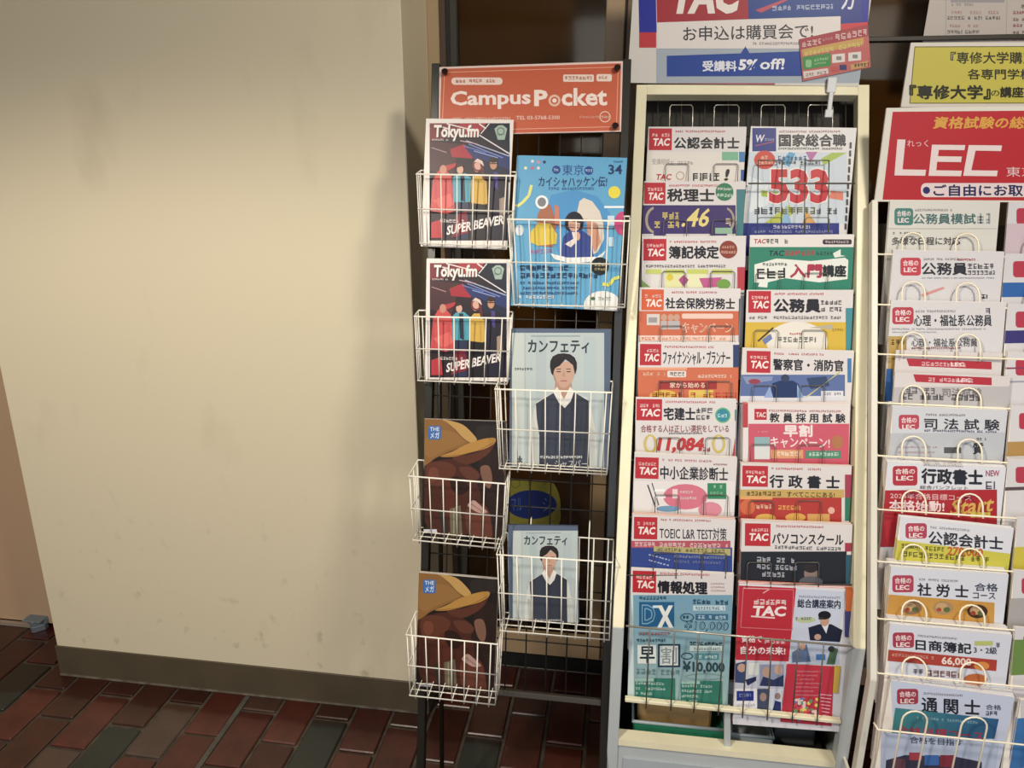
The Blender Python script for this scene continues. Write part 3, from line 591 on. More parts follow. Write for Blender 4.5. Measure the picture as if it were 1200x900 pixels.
def E7(c):
    lec(c, 1055, 607, '公認会計士', (1088, 622, 1175, 637), '#b23a52', .085, .025, 25, 18, lx=6, ly=6, base='#d9dbe4')
    c.p([(1035, 631), (1186, 649), (1180, 700), (1030, 700)], '#c9c23a'); c.d(1056, 637, 1078, 642, '#4c4a20', dy=.06); c.d(1084, 640, 1106, 645, '#4c4a20', dy=.06)
    c.t('278,000', 1109, 640, 1151, 652, '#c05a2c', .03, .1, .06); c.d(1058, 646, 1160, 652, '#5c5a28', dy=.07)
def E8(c):
    lec(c, 1044, 667, '社 労 士', (1075, 683, 1134.5, 697.5), '#b23f58', .05, .03, 25, 20, lx=1.5, ly=7, base='#d6dae6')
    c.t('合格', 1142, 683, 1169, 692, '#3c4358', .02, 0, .03); c.t('コース', 1140, 694, 1166, 701, '#3c4358', .02, 0, .03)
    c.p([(1036, 696), (1165, 706), (1163, 780), (1030, 780)], '#c8933c')
    for x, y, q in ((1068, 712, '#8a6a4c'), (1105, 712, '#a88860'), (1145, 716, '#4a2c20')):
        c.e(x, y, 12, 8, q); c.e(x - 2, y - 1, 7, 5, '#c4a070'); c.e(x + 4, y + 2, 4, 3, '#5c6a3c'); c.e(x - 5, y + 2, 3, 2.4, '#a8452c')
def E9(c):
    lec(c, 1044, 735, '日商簿記', (1073, 749, 1138, 761), '#a8384e', .08, .03, 25, 18, lx=2, ly=6, base='#d4d8e6')
    c.t('3・2級', 1141, 757, 1168, 765, '#3c4358', .02, 0, .05); c.r(1142, 751, 1163, 756, '#b6c06c'); c.d(1167, 753, 1173, 759, '#667')
    c.p([(1041, 761), (1168, 773), (1167, 786), (1040, 774)], '#ae3e30'); c.d(1045, 765, 1095, 768.5, '#d9988c', dy=.08); c.t('66,000', 1103, 769, 1138, 779.5, '#f0dcd4', .03, 0, .06); c.e(1150, 780, 9, 5, '#d98a3c')
    c.d(1058, 783, 1082, 789, '#667', dy=.05); c.d(1085, 785, 1125, 792, '#8a5a5a', dy=.05); c.e(1143, 796, 14, 7, '#c06a34')
def E10(c):
    lec(c, 1046, 800, '通 関 士', (1080, 816.5, 1148, 834), '#a8384e', .06, .03, 25, 18, lx=5, ly=7, base='#c9d3ea')
    c.t('合格', 1155, 825, 1173, 831, '#3c4a68', .01, 0, .05); c.d(1155, 833, 1171, 838, '#3c4a68')
    for k in range(9):
        f = k / 8; a, b = (62, 134, 140), (44, 92, 142)
        c.p([(1049 + 121 * f * .97, 829 + 13 * f), (1049 + 121 * min(1, f + .14), 829 + 13 * min(1, f + .14)), (1049 + 121 * min(1, f + .14) - 5, 865), (1049 + 121 * f - 5, 865)], '#%02x%02x%02x' % tuple(int(a[i] + (b[i] - a[i]) * f) for i in range(3)))
    c.d(1074, 839, 1145, 842, '#8fb9c4', dy=.08); c.t('合格目標コース', 1051, 850, 1152, 860, '#a8384e', .02, 0, .07); c.p([(1030, 857), (1170, 868), (1165, 960), (1030, 960)], '#b9c6e0')
    c.t('合格を目指す', 1066, 862, 1128, 870, '#4a5470', .02, 0, .06)
    c.p([(1038, 890), (1060, 884), (1120, 886), (1150, 892), (1150, 930), (1035, 930)], '#3a3a50'); c.r(1065, 881, 1080, 890, '#a8404c'); c.r(1083, 884, 1100, 896, '#3c6cb0'); c.r(1101, 884, 1118, 898, '#8a3444'); c.r(1045, 888, 1060, 900, '#6a4450')
def side(y, cols, x=1181):
    def f(c):
        bg(c, x, y, '#d2d0d4', 220, 300)
        c.rr(x + 9, y + 9, x + 32, y + 28, 3.5, '#b5324a')
        for a, b_, q in cols: c.r(x - 20, a, x + 200, b_, q)
    return f

# ---- magazines on the black stand
def tokyu(c):                                            # design size: (0,0)-(103,148)
    c.r(-20, -20, 130, 180, '#ebe4de'); c.r(4, 5.5, 98, 143, '#2a1c26')
    c.p([(4, 5.5), (60, 5.5), (30, 22), (4, 26)], '#7d2c34'); c.p([(40, 5.5), (75, 5.5), (55, 22), (35, 18)], '#a83440'); c.p([(70, 5.5), (98, 5.5), (98, 40), (66, 16)], '#1c2334')
    c.p([(4, 26), (40, 30), (30, 70), (4, 60)], '#4a2830'); c.p([(28, 36), (44, 30), (56, 40), (54, 47), (30, 45)], '#a82236'); c.p([(45, 34), (98, 44), (98, 66), (60, 52)], '#28366c'); c.p([(60, 46), (98, 60), (98, 75), (60, 62)], '#20263f')
    for a, b_, q, w_ in (((10, 8), (34, 14), '#e6dad6', 1.6), ((24, 6), (52, 13), '#e6dad6', 1.4), ((62, 6), (70, 12), '#e9e0dc', 1.6), ((60, 18), (97, 41), '#dfe0ea', 1.3), ((47, 26), (97, 44), '#a9b7dc', 1.2), ((50, 30), (90, 46), '#6d84c4', 1.4), ((56, 38), (84, 46), '#8fa6dc', 1), ((40, 26), (60, 30), '#c8a0a8', 1), ((6, 34), (24, 40), '#b48a90', 1), ((44, 32), (70, 40), '#5a74b8', 1.4), ((74, 6), (64, 18), '#e4dcdc', 1.2)): c.ln([a, b_], w_, q)
    c.t('Tokyu.fm', 9, 8, 62, 27, '#1d1620', .06, .05); c.t('Tokyu.fm', 8.5, 7.5, 61.5, 26.5, '#f0e8e2', .035, .05); c.d(7, 24, 26, 26, '#e0d0d0')
    c.p([(80, 12), (85, 8), (90, 8), (95, 12), (92, 25), (84, 25)], '#9fb5a9'); c.ring(87.5, 15, 4.5, 4.5, 1, '#4a6458'); c.d(83, 18, 92, 20, '#4a6458')
    # four figures in a row, from the left: red, turquoise, yellow, dark suit
    c.p([(8, 72), (14, 62), (24, 61), (30, 68), (34, 108), (24, 112), (5, 108)], '#cf4a4c'); c.p([(14, 62), (20, 56), (36, 52), (34, 57), (24, 62)], '#b8323c'); c.e(20, 60, 4, 5.4, '#c88a72'); c.p([(8, 96), (28, 88), (34, 100), (20, 108)], '#e0635e'); c.p([(6, 122), (18, 118), (20, 140), (6, 140)], '#bf2f3c')
    c.p([(31, 70), (36, 65), (46, 64), (53, 70), (52, 98), (32, 98)], '#4aa0b4'); c.p([(40, 66), (45, 66), (46, 98), (41, 96)], '#232b40'); c.e(40, 60, 3.8, 5.2, '#d6a894'); c.p([(35.5, 58), (37, 53), (43, 53), (45, 60), (42, 56)], '#3c2424'); c.p([(33, 98), (50, 98), (50, 142), (36, 142)], '#2a3350')
    c.p([(53, 72), (58, 66), (65, 66), (71, 74), (72, 100), (66, 101), (53, 99)], '#d4aa3e'); c.e(60, 57, 4.2, 6, '#d8a796'); c.ring(61, 55, 6.6, 7.5, 2.2, '#7c3038'); c.p([(56, 51), (60, 47), (66, 50), (68, 56), (61, 51)], '#e0c8c0'); c.p([(64, 60), (68, 58), (70, 74), (66, 70)], '#5c2a2c'); c.p([(53, 99), (70, 101), (70, 142), (54, 142)], '#1b161c')
    c.p([(73, 70), (78, 64), (88, 64), (95, 72), (96, 142), (75, 142)], '#221e30'); c.e(79, 54, 4.2, 6, '#c48f70'); c.e(79, 49, 4.8, 3, '#3a2a20'); c.p([(79, 63), (84, 63), (84, 84), (80, 80)], '#4a3f86'); c.p([(86, 94), (92, 92), (93, 112), (86, 114)], '#a58f7c'); c.ln([(75, 53), (84, 53)], 1.1, '#201a20')
    c.p([(36, 112), (48, 108), (50, 134), (30, 140)], '#7d1f30')
    c.d(17, 118, 44, 121.5, '#e4dada', dy=.03); c.t('SUPER BEAVER', 24, 126, 91, 137, '#efe6e2', .03, .1, -.2)
def blue(c):
    bg(c, 607, 182, '#5aa5cf', 150, 200)
    c.p([(645, 229), (672, 222), (700, 230), (715, 250), (712, 290), (700, 300), (655, 300), (640, 260)], '#4593cc')
    for x, y, q in ((624, 189, WHT), (631, 190, '#d98aa0'), (638, 190, '#24345c'), (616, 197, '#dfe6b0'), (624, 197, '#d0607a'), (631, 197, WHT)): c.e(x, y, 1.9, 1.9, q, 8)
    c.e(652, 199, 5, 5, '#27488c'); c.d(649, 197.5, 655, 200.5, '#a8c4e4'); c.e(690, 200, 5.2, 5.2, '#27488c'); c.d(686, 198.5, 694, 201.5, '#a8c4e4'); c.t('東京', 659, 193, 684, 205.5, '#27488c', .0)
    c.t('カイシャハッケン伝!', 631, 207, 711, 219, '#1f3468', .02, .05); c.d(643, 219.5, 696, 222.5, '#38689c'); c.t('34', 713, 193, 729, 204.5, '#1f3468', .02); c.d(717, 188.5, 730, 190.5, '#38689c')
    c.ln([(606, 242), (613, 237), (620, 229), (623, 217)], 3.4, '#dfe07a'); c.e(720, 225.5, 7.2, 7.2, '#e4d632'); c.r(708, 241.5, 732, 244, '#e8eef4')
    c.p([(679, 236), (684, 232), (694, 236), (703, 248), (707, 262), (708, 280), (700, 296), (690, 300), (688, 260), (676, 250)], '#d9cfc2'); c.p([(686, 256), (700, 262), (704, 284), (697, 296), (690, 280)], '#c98f74')
    c.p([(630, 252), (636, 240), (645, 240), (652, 262), (648, 290), (630, 288)], '#a8684c'); c.p([(622, 272), (630, 262), (645, 262), (653, 275), (652, 286), (630, 288), (622, 284)], '#dcc02e'); c.p([(650, 240), (655, 242), (656, 266), (650, 262)], '#c47c68')
    c.e(635, 237, 7.6, 8, '#e9edf0'); c.e(635, 237, 5, 5.4, '#7d7f84'); c.e(609, 270, 5, 6.5, '#d7dfe4'); c.d(622, 292, 648, 297, '#b07aa8')
    c.e(673, 261, 11, 13, '#1c1d2c'); c.p([(657, 302), (660, 278), (668, 270), (682, 270), (693, 278), (696, 303)], '#33468f'); c.e(673, 263, 7, 8.5, '#d0a08c'); c.p([(662, 256), (673, 252), (684, 258), (682, 262), (668, 259)], '#1c1d2c'); c.p([(670, 272), (676, 272), (675, 284), (669, 290), (662, 286), (672, 280)], '#e2d8d4'); c.e(677, 277, 3, 5, '#d0a08c')
    c.p([(645, 297), (665, 302), (700, 301), (710, 294), (703, 306), (670, 309), (650, 304)], '#e9ebec'); c.ln([(625, 258), (672, 267), (720, 268)], .0 + 1, '#6a4a44')
    c.r(712, 253, 720, 265, '#c8dcea'); c.e(730, 262, 10, 14, '#c7417a'); c.r(713, 278, 719, 289, '#bcd8e8'); c.e(703, 312, 10.6, 10.6, '#16181d'); c.d(697, 308, 709, 312, '#c9bb7c'); c.d(697, 314, 709, 317, '#c9bb7c')
    c.d(610, 311, 668, 317, '#223a68'); c.d(610, 320, 700, 326, '#223a68')
    for k in range(3): c.d(610, 330 + 6 * k, 678, 333 + 6 * k, '#33598c')
    c.d(608, 346, 649, 350, '#dbe9f2'); c.ln([(706, 333), (714, 334), (719, 327), (728, 325)], 4, '#d9dc58'); c.e(706, 358, 22, 17, '#e6e8e4', 24); c.e(695, 350, 2.6, 2.2, '#3a6a4a', 8); c.d(701, 348, 716, 352, '#8a9490')
def conf(c):                                             # design in the large copy's pixels
    c.r(570, 360, 760, 620, '#56657c'); c.r(600, 390, 708, 549, '#b9c6c6'); c.r(600, 390, 614, 549, '#c3cdc9'); c.r(615, 390, 616, 549, '#a9b8ba'); c.r(628, 394, 640, 549, '#b0bfc2'); c.r(684, 394, 698, 549, '#b3c2c6')
    c.r(622, 393, 680, 394.6, '#93a4ab'); c.t('カンフェティ', 619, 398.5, 690, 413.5, '#2f3a42', .03); c.d(603, 431, 624, 434, '#4c565c')
    # portrait: young man, dark parted hair, white shirt, charcoal waistcoat
    c.p([(619, 549), (620, 515), (624, 488), (628, 472), (636, 466), (648, 461), (674, 461), (688, 466), (693, 478), (697, 500), (699, 525), (700, 549)], '#d3d4cd'); c.p([(690, 500), (697, 505), (699, 549), (692, 549)], '#bfc3c0'); c.p([(624, 500), (631, 502), (632, 549), (626, 549)], '#bcc0ba')
    c.p([(632, 549), (632, 510), (629, 490), (628, 473), (646, 462), (651, 459), (661, 478), (671, 459), (677, 462), (690, 470), (690, 500), (691, 549)], '#3b4050'); c.p([(661, 478), (671, 459), (677, 462), (690, 470), (690, 549), (662, 549)], '#363a49')
    c.p([(651, 446), (669, 446), (671, 458), (661, 474), (650, 458)], '#b98f7b'); c.p([(648, 459), (653, 453), (661, 468), (668, 453), (673, 458), (669, 470), (662, 478), (655, 472)], '#e4e2dc')
    c.p([(648.5, 424), (673, 424), (673.5, 436), (671, 446), (665, 453), (660.5, 455), (656, 453), (650, 446), (648, 436)], '#c9a28d'); c.p([(648.5, 434), (652, 446), (656, 452), (650, 446), (648, 438)], '#b08a76')
    hair = [(646, 437), (644.6, 430), (645, 423), (648, 417.5), (654, 414.6), (661, 414), (668, 415), (673.5, 419), (676, 425), (676, 432), (674, 439), (672.6, 433), (671.5, 428), (667, 424), (662.5, 421), (660, 424), (656, 428.5), (651, 431), (649.4, 434), (648, 440)]
    c.p(hair, '#262021'); c.ln([(650, 421), (655, 417.5), (661, 416.8)], .8, '#3d3432'); c.ln([(664, 418), (670, 421), (673, 426)], .7, '#3d3432')
    for x in (654.8, 666.4): c.r(x - 2.4, 435, x + 2.4, 436.1, '#3c2c28'); c.r(x - 2.8, 432, x + 2.8, 432.9, '#5a4038')
    c.p([(660.5, 434), (662.6, 441), (659, 441)], '#ba907c'); c.r(657, 445.6, 664.4, 446.8, '#a5665c')
    for y in (482, 497, 512): c.ln([(655, y), (658, y - 1)], 1.5, '#22242d'); c.e(664.5, y + 3, .9, .9, '#22242d', 8)
    c.ln([(661, 478), (662, 549)], .8, '#2c2f3a'); c.ln([(640, 478), (643, 520)], .7, '#454a5a'); c.ln([(682, 478), (680, 520)], .7, '#2f3340')
    c.d(630, 534, 682, 537, '#e0e2e0'); c.t('ジャスパー', 650, 539, 688, 548, '#c9ccd0', .0); c.d(606, 534, 612, 544, '#5a6468')
def curve(P_, n=5):                                      # closed smooth outline through points
    o = []
    for i in range(len(P_)):
        a, b, c_, d = (P_[(i + k) % len(P_)] for k in (-1, 0, 1, 2))
        for q in range(n):
            t = q / n; o.append(tuple(.5 * (2 * b[j] + (c_[j] - a[j]) * t + (2 * a[j] - 5 * b[j] + 4 * c_[j] - d[j]) * t * t + (3 * b[j] - a[j] - 3 * c_[j] + d[j]) * t ** 3) for j in (0, 1)))
    return o
def cap(c):                                              # design in the upper copy's pixels
    c.r(480, 480, 610, 650, '#1f1815'); c.p(curve([(560, 500), (590, 500), (594, 513), (575, 516), (560, 516)]), '#2c2522'); c.p(curve([(562, 540), (590, 536), (592, 640), (566, 640)]), '#2c1c17')
    c.p(curve([(493, 548), (512, 540), (532, 538), (552, 546), (563, 556), (559, 566), (563, 580), (560, 606), (545, 628), (520, 640), (498, 610)]), '#4a261b')
    c.p(curve([(500, 545), (520, 541), (534, 548), (530, 560), (516, 570), (502, 566)]), '#5f3424'); c.p(curve([(505, 548), (513, 550), (514, 560), (507, 564), (502, 556)]), '#734030'); c.p(curve([(520, 566), (534, 566), (538, 590), (528, 604), (518, 598)]), '#592a1d')
    c.p(curve([(538, 548), (552, 548), (562, 556), (558, 562), (546, 560)]), '#5f3527'); c.p(curve([(528, 560), (540, 560), (550, 572), (540, 580), (530, 574)]), '#2d1812')
    c.p(curve([(492, 490), (510, 491), (526, 493), (541, 498), (552, 508), (557, 517), (548, 521), (530, 528), (512, 536), (492, 544)]), '#8a6131'); c.p(curve([(500, 512), (520, 504), (538, 510), (546, 518), (524, 527), (504, 536), (497, 528)]), '#936a35')
    c.p(curve([(519, 492), (530, 493.5), (543, 498), (553, 507), (559, 515.5), (552, 518.5), (543, 513), (533, 503)]), '#bb9350'); c.ln([(521, 493), (533, 503), (543, 514), (550, 519)], .8, '#6f4d26')
    c.p(curve([(516, 535), (530, 529), (546, 521), (560, 516), (574, 513), (581, 514), (579, 520), (568, 526), (550, 531), (532, 535)]), '#b38339'); c.p(curve([(530, 536), (552, 532), (574, 524), (580, 519), (574, 530), (560, 540), (545, 544)]), '#5a2f20'); c.ln([(516, 535), (540, 533), (560, 528), (578, 519)], .8, '#8a5f2a')
    c.p(curve([(563, 548), (573, 546), (577, 560), (574, 572), (567, 566)]), '#7c5847'); c.p(curve([(546, 600), (556, 590), (570, 594), (576, 612), (576, 636), (560, 640), (548, 622)]), '#663627'); c.p(curve([(548, 592), (555, 586), (564, 593), (571, 600), (562, 601), (554, 597)]), '#b8948a'); c.ln([(552, 590), (566, 600)], 1, '#8c6258')
    c.p([(527, 596), (540, 592), (542, 640), (528, 640)], '#6d634e'); c.ln([(532, 596), (532, 640)], 1.6, '#968c70'); c.ln([(537, 596), (538, 640)], 1.2, '#4b4336'); c.p([(514, 600), (520, 596), (526, 622), (520, 640)], '#342c26')
    c.rr(502, 499, 517, 515, 2, '#3f6cae'); c.t('THE', 504, 500.5, 515, 505, '#d9e4f0', .01); c.t('メガ', 504.5, 506.5, 515, 513.5, '#d9e4f0', .02); c.r(496, 620, 512, 624.5, '#cfd2dc')
def tf(fn, kx, ky, ax, ay):
    def f(c): c.T = (kx, ky, ax, ay); fn(c); c.T = (1, 1, 0, 0)
    return f

# ================================================================ 1. black wire stand with white wire baskets
cp = Pl((-.488, 1.2825, .4337), 4.39, 14.2); cp2 = cp
footL = to_floor(cp.on(495.5, 840), -cp.s); footR = to_floor(cp.on(710, 861), -cp.s)
cs = root_at('display_stand', (footL + footR) / 2, 'leaning black metal grid stand with an orange sign on top', 'display stand')
for A, B in ((cp.on(510.5, 74), footL), (cp.on(735, 69), footR)):
    bar('pole', A, B, cp.u, cp.b, .0165, .02, BLACK, cs)
for f_ in (footL, footR): bar('foot', f_ + cp.n0 * .25 + zz * .0, f_ - cp.n0 * .02, cp.u, zz, .022, .014, BLACK, cs)
tops = (cp.on(510.5, 74), cp.on(735, 69))
for A, f_ in zip(tops, (footL, footR)): ww('rear_strut', [A + cp.b * .012, np.array([f_[0], f_[1], 0]) + cp.n0 * .24 + zz * .012], .006, BLACK, cs)
GRID = mat('black_grid_wire', '#2d2a26', .4, metal=.3)
wst = np.linalg.norm(tops[1] - tops[0])
for k in range(1, 9):                                    # vertical grid rods
    f = k / 9.0; A = tops[0] * (1 - f) + tops[1] * f; B = cp.on(495.5 + (710 - 495.5) * f, 800 + 20 * f)
    ww('grid_rod', [A + cp.b * .008, B + cp.b * .008], .0016, GRID, cs)
for k in range(24):
    f = k / 23; l = cp.on(510.5 - 14.6 * f, 92 + f * 712) + cp.b * .011; r_ = l + cp.u * (wst - .01); ww('grid_rod', [l + cp.u * .006, r_], .0016, GRID, cs)
bar('bottom_rail', cp.on(495, 804) + cp.b * .004 + cp.u * .008, cp.on(495, 804) + cp.b * .004 + cp.u * (wst - .008), cp.s, cp.b, .012, .012, mat('worn_black_rail', '#4a453f', .45, metal=.4), cs)
def sign(c):
    bg(c, 515, 76, '#e9cfc4', 260, 110); c.p([(517.5, 81), (727.8, 74.2), (726, 153), (515, 158)], '#ca5f3e')
    c.ln([(521, 85), (724.5, 78.6), (722.5, 148.5), (518, 153.5), (521, 85)], .8, '#e9a88c')
    c.rr(529, 91, 589, 99.5, 4, '#f0d8cc'); c.d(534, 93.2, 584, 97.2, '#b8603c', dy=-.01); c.rr(660, 87.5, 696, 96, 1.5, '#f0d8cc'); c.d(662, 89.5, 693, 93.5, '#a8704c'); c.rr(699, 87, 717, 95.5, 2, '#f0d8cc'); c.d(702, 89, 714, 92.5, '#a8704c')
    c.t('Campus', 528, 107, 622, 129, '#f6e4da', .028, 0, -.02); c.t('P', 626, 105.5, 642, 124.5, '#f6e4da', .04); c.ring(649.8, 118, 7, 7, 2.6, '#e9bfa9'); c.e(649.8, 118, 2.6, 2.6, '#f6e4da'); c.t('cket', 658, 103.5, 711.5, 124.5, '#f6e4da', .028, 0, -.01)
    c.d(530, 138, 598, 141, '#f0c4b0', dy=-.01); c.t('TEL 03-5768-5300', 605, 136, 656, 140.5, '#f0d0c0', .01, 0, -.01); c.d(679, 136, 702, 138.5, '#e6a88e'); c.ring(709, 137, 6.5, 6.5, 1, '#f0d0c0'); c.d(704.5, 136, 713.5, 138.5, '#f0d0c0')
sb = board('sign_board', cs, cp, (515, 78.7), (730, 71.7), 156.3, -.004, .005, PAPER, sign, pname='orange_sign_face')
sb['label'] = 'orange sign board with white lettering'
for px, py in ((521.5, 84.5), (723.5, 80), (721, 148), (520, 152)):
    P_ = cp.on(px, py, -.0115); bm = bmesh.new(); bmesh.ops.create_cone(bm, cap_ends=True, segments=14, radius1=.0064, radius2=.005, depth=.008)
    bmesh.ops.transform(bm, matrix=mat4(cp.u, -cp.s, cp.b, np.zeros(3)) , verts=bm.verts)
    wM = sb.matrix_basis.inverted() @ Vector(P_ - np.array(cs.matrix_basis.translation))
    bmesh.ops.transform(bm, matrix=Matrix.Translation(wM), verts=bm.verts); link('bolt', bm, mat('black_bolt', '#1a100c', .3), sb)

def basket(label, tl, tr, bl, br, off, depth, n, vr=.0013, mid=.5, lean=6, backpost=False):
    """wire basket; tl..br are the corners of its front face"""
    A, B = cp.on(*tl, -off), cp.on(*tr, -off)
    fl = Pl(A, math.degrees(cp.yaw), lean); u = unit(B - A)
    Cc, D = fl.on(*bl), fl.on(*br)
    root = root_at('wire_basket', (Cc + D) / 2 + cp.n0 * depth / 2, label, 'wire basket', 'white wire baskets on the black stand')
    bk = lambda P_, d: P_ + (cp.n0 * d)
    db = max(depth * .8, .018)
    def M_(f): return A + (Cc - A) * f, B + (D - B) * f
    a2, b2 = bk(A, depth) + zz * .006, bk(B, depth) + zz * .006; c2, d2 = bk(Cc, db), bk(D, db)
    ww('rim', [A, B, b2, a2], vr * 1.35, WHITEWIRE, root, closed=True)
    m1, m2 = M_(mid); dm = depth * (1 - mid) + db * mid
    ww('middle_rail', [bk(m1, dm), m1, m2, bk(m2, dm), ], vr * 1.1, WHITEWIRE, root)
    ww('bottom_rail', [c2, Cc, D, d2], vr * 1.2, WHITEWIRE, root); ww('bottom_back_rail', [c2, d2], vr, WHITEWIRE, root)
    for f in ((.33, .66) if depth > .05 else ()): ww('bottom_rail', [Cc + (c2 - Cc) * f, D + (d2 - D) * f], vr, WHITEWIRE, root)
    for k in range(n):
        f = (k + .5) / n if n < 8 else (k + .35) / (n - .3); f = min(f, .985)
        T, Bt = A + (B - A) * f, Cc + (D - Cc) * f; T2, B2 = a2 + (b2 - a2) * f, c2 + (d2 - c2) * f; e = unit(Bt - T) * .005
        ww('wire', [T, Bt + e, Bt + e * .2 + (B2 - Bt) * .06, B2, T2], vr, WHITEWIRE, root)
    for s_, (T, Bt, T2, B2) in enumerate(((A, Cc, a2, c2), (B, D, b2, d2))):   # side wires
        for f in (.08, .5, .92): ww('side_wire', [T + (T2 - T) * f, Bt + (B2 - Bt) * f], vr, WHITEWIRE, root)
    for f in (.25, .78):
        T2 = a2 + (b2 - a2) * f; ww('hook', [c2 + (d2 - c2) * f, T2, T2 + cp.s * .03 + cp.b * .004, T2 + cp.s * .033 + cp.b * .012], vr, WHITEWIRE, root)
    return root
basket('white wire basket, topmost on the left side of the black stand', (488, 204), (603, 206), (492, 285), (598, 289), .036, .034, 6, lean=9)
basket('white wire basket, second from the top on the left side of the black stand', (485.5, 371), (598, 373), (489.5, 446), (594, 450), .036, .034, 6, lean=9)
basket('deep white wire basket, third from the top on the left side of the black stand', (479, 558), (592, 567), (484, 633), (588, 643), .075, .07, 7, lean=7)
basket('deep white wire basket, lowest on the left side of the black stand', (476, 744), (583, 755), (480, 815), (580, 826), .08, .074, 7, lean=7)
basket('wide white wire basket, upper one on the right side of the black stand', (595, 257), (738, 259), (602, 357), (732, 360), .036, .034, 8, lean=11)
basket('wide white wire basket, middle one on the right side of the black stand', (580, 456), (717, 460), (585, 549), (711, 556), .06, .055, 8, lean=9)
basket('wide white wire basket half empty, lowest on the right side of the black stand', (582, 650), (718, 659), (586, 739), (714, 750), .085, .08, 8, lean=7)

G2 = {'Tk': 'radio magazines with four people in bright suits', 'Cf': 'theatre magazines with the young man in a waistcoat', 'Cp': 'magazines with the face under a tan cap'}
DKP = mat('slate_page_edges', '#4a566c', .5)
booklet('magazine', 'white-bordered magazine with four people in bright suits, in the topmost left basket', G2['Tk'], cp, (499.5, 139), (602, 140.5), tf(tokyu, 1, 1, 499.5, 139), 1.43, 13, -.016, .002, 1, cover='cover', cat='magazine')
booklet('magazine', 'white-bordered magazine with four people in bright suits, in the second left basket', G2['Tk'], cp, (500, 303), (598, 304), tf(tokyu, .957, .975, 500, 303), 1.43, 13, -.016, .002, 1, cat='magazine')
booklet('magazine', 'sky blue magazine with number 34 and a woman in a blue dress', 'sky blue magazines', cp, (608.5, 182), (735, 185), blue, 1.40, 13, -.014, .0025, 3, shift=-.0022, cat='magazine')
booklet('magazine', 'large pale grey magazine showing a young man in a charcoal waistcoat', G2['Cf'], cp, (598, 385), (716, 386), conf, 1.40, 13, -.013, .004, 3, cat='magazine', board=DKP, backlabel='large pale grey magazine, spare copy behind the front one in the middle right basket')
booklet('magazine', 'small pale grey magazine showing a young man in a waistcoat, in the lowest right basket', G2['Cf'], cp, (595, 615), (677, 616.5), tf(conf, .705, .72, 178, 341), 1.40, 13, -.02, .004, 1, cat='magazine', board=DKP, backlabel='small pale grey magazine with the young man, the spare copy behind the front one')
booklet('magazine', 'dark magazine with a face under a tan cap, in the third left basket', G2['Cp'], cp, (497.5, 491), (592, 494), cap, 1.45, 13, -.02, .003, 2, cat='magazine', backlabel='dark tan-cap magazine, spare copy behind the front one in the third left basket')
booklet('magazine', 'dark magazine with a face under a tan cap, in the lowest left basket', G2['Cp'], cp, (491, 671), (584, 679), tf(cap, .985, 1.0, 1.5, 180), 1.45, 13, -.02, .003, 2, cat='magazine', backlabel='dark tan-cap magazine, spare copy behind the front one in the lowest left basket')

# yellow round notice on the glass behind the stand
gp = WIN
def disc(c):
    c.e(623, 592, 34, 40, '#908b35', 36); c.e(623, 591, 29.5, 17, '#1f3478', 30); c.d(604, 560, 640, 568, '#8a7a20'); c.ring(604, 566, 6, 6, 1.6, '#6d7a30')
    c.t('マル', 599, 583, 612, 599, '#5a70a8', .0); c.t('シ', 636, 583, 646, 599, '#5a70a8', .0); c.d(610, 612, 640, 616, '#8a7a20')
Pc = gp.on(623, 632); rad = (gp.on(657, 600) - gp.on(589, 600))[0] / 2
bm = bmesh.new(); bmesh.ops.create_cone(bm, cap_ends=True, segments=36, radius1=rad, radius2=rad, depth=.0016); bmesh.ops.transform(bm, matrix=Matrix.Translation((0, -.0008, rad)) @ Matrix.Rotation(R(90), 4, 'X'), verts=bm.verts)
ds = empty('round_sticker', mat4(gp.u, gp.b, gp.s, Pc), 'round yellow and blue sticker on the dark glass behind the black stand', 'sticker')
link('disc', bm, mat('yellow_vinyl', '#908b35', .5), ds)
c_ = Cv(); disc(c_); c_.build('sticker_print', ds, gp.u, gp.b, gp.s, Pc, rad * 2, rad * 2.2, y=-.0018)

# ================================================================ 2. ivory brochure rack
tp = Pl((-.0957, 1.3041, .7023), 4.7, 24.1); tv = Pl(tp.on(866, 748), 4.7, 0)
fl_ = np.array(tp.on(718, 735)); fL = np.array([fl_[0], fl_[1], 0]); BRc = tp.on(1014.7, 761); fR = np.array([BRc[0], BRc[1], 0])
tr = root_at('brochure_rack', (fL + fR) / 2, 'tall ivory steel brochure rack leaning back above a grey cabinet base', 'brochure rack')
pw = .022
TL, TR = tp.on(746, 99), tp.on(1019, 99)
for A, Bn, F0, sg in ((TL, fl_, fL, 1), (TR, BRc, fR, -1)):
    bar('side_post', A + tp.u * sg * pw / 2, Bn + tp.u * sg * pw / 2, tp.u, tp.b, pw, .03, IVORY, tr)
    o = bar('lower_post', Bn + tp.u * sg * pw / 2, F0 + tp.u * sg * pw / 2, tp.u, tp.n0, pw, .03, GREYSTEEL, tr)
Wt = (TR - TL) @ tp.u
bar('top_rail', TL + tp.u * pw - tp.s * .011, TR - tp.u * pw - tp.s * .011, tp.s, tp.b, .0225, .028, IVORY, tr)
DARKBACK = mat('dark_rack_back', '#1a1713', .6)
ext = 1.16
def prism(name, pts, dv, m, root):                       # polygon extruded along dv
    bm = bmesh.new(); a = [bm.verts.new(Vector(p)) for p in pts]; b = [bm.verts.new(Vector(p + dv)) for p in pts]
    bm.faces.new(a); bm.faces.new(b[::-1])
    for k in range(len(a)): bm.faces.new((a[k], b[k], b[(k + 1) % len(a)], a[(k + 1) % len(a)]))
    bmesh.ops.recalc_face_normals(bm, faces=bm.faces); return link(name, wbm(bm, root), m, root)
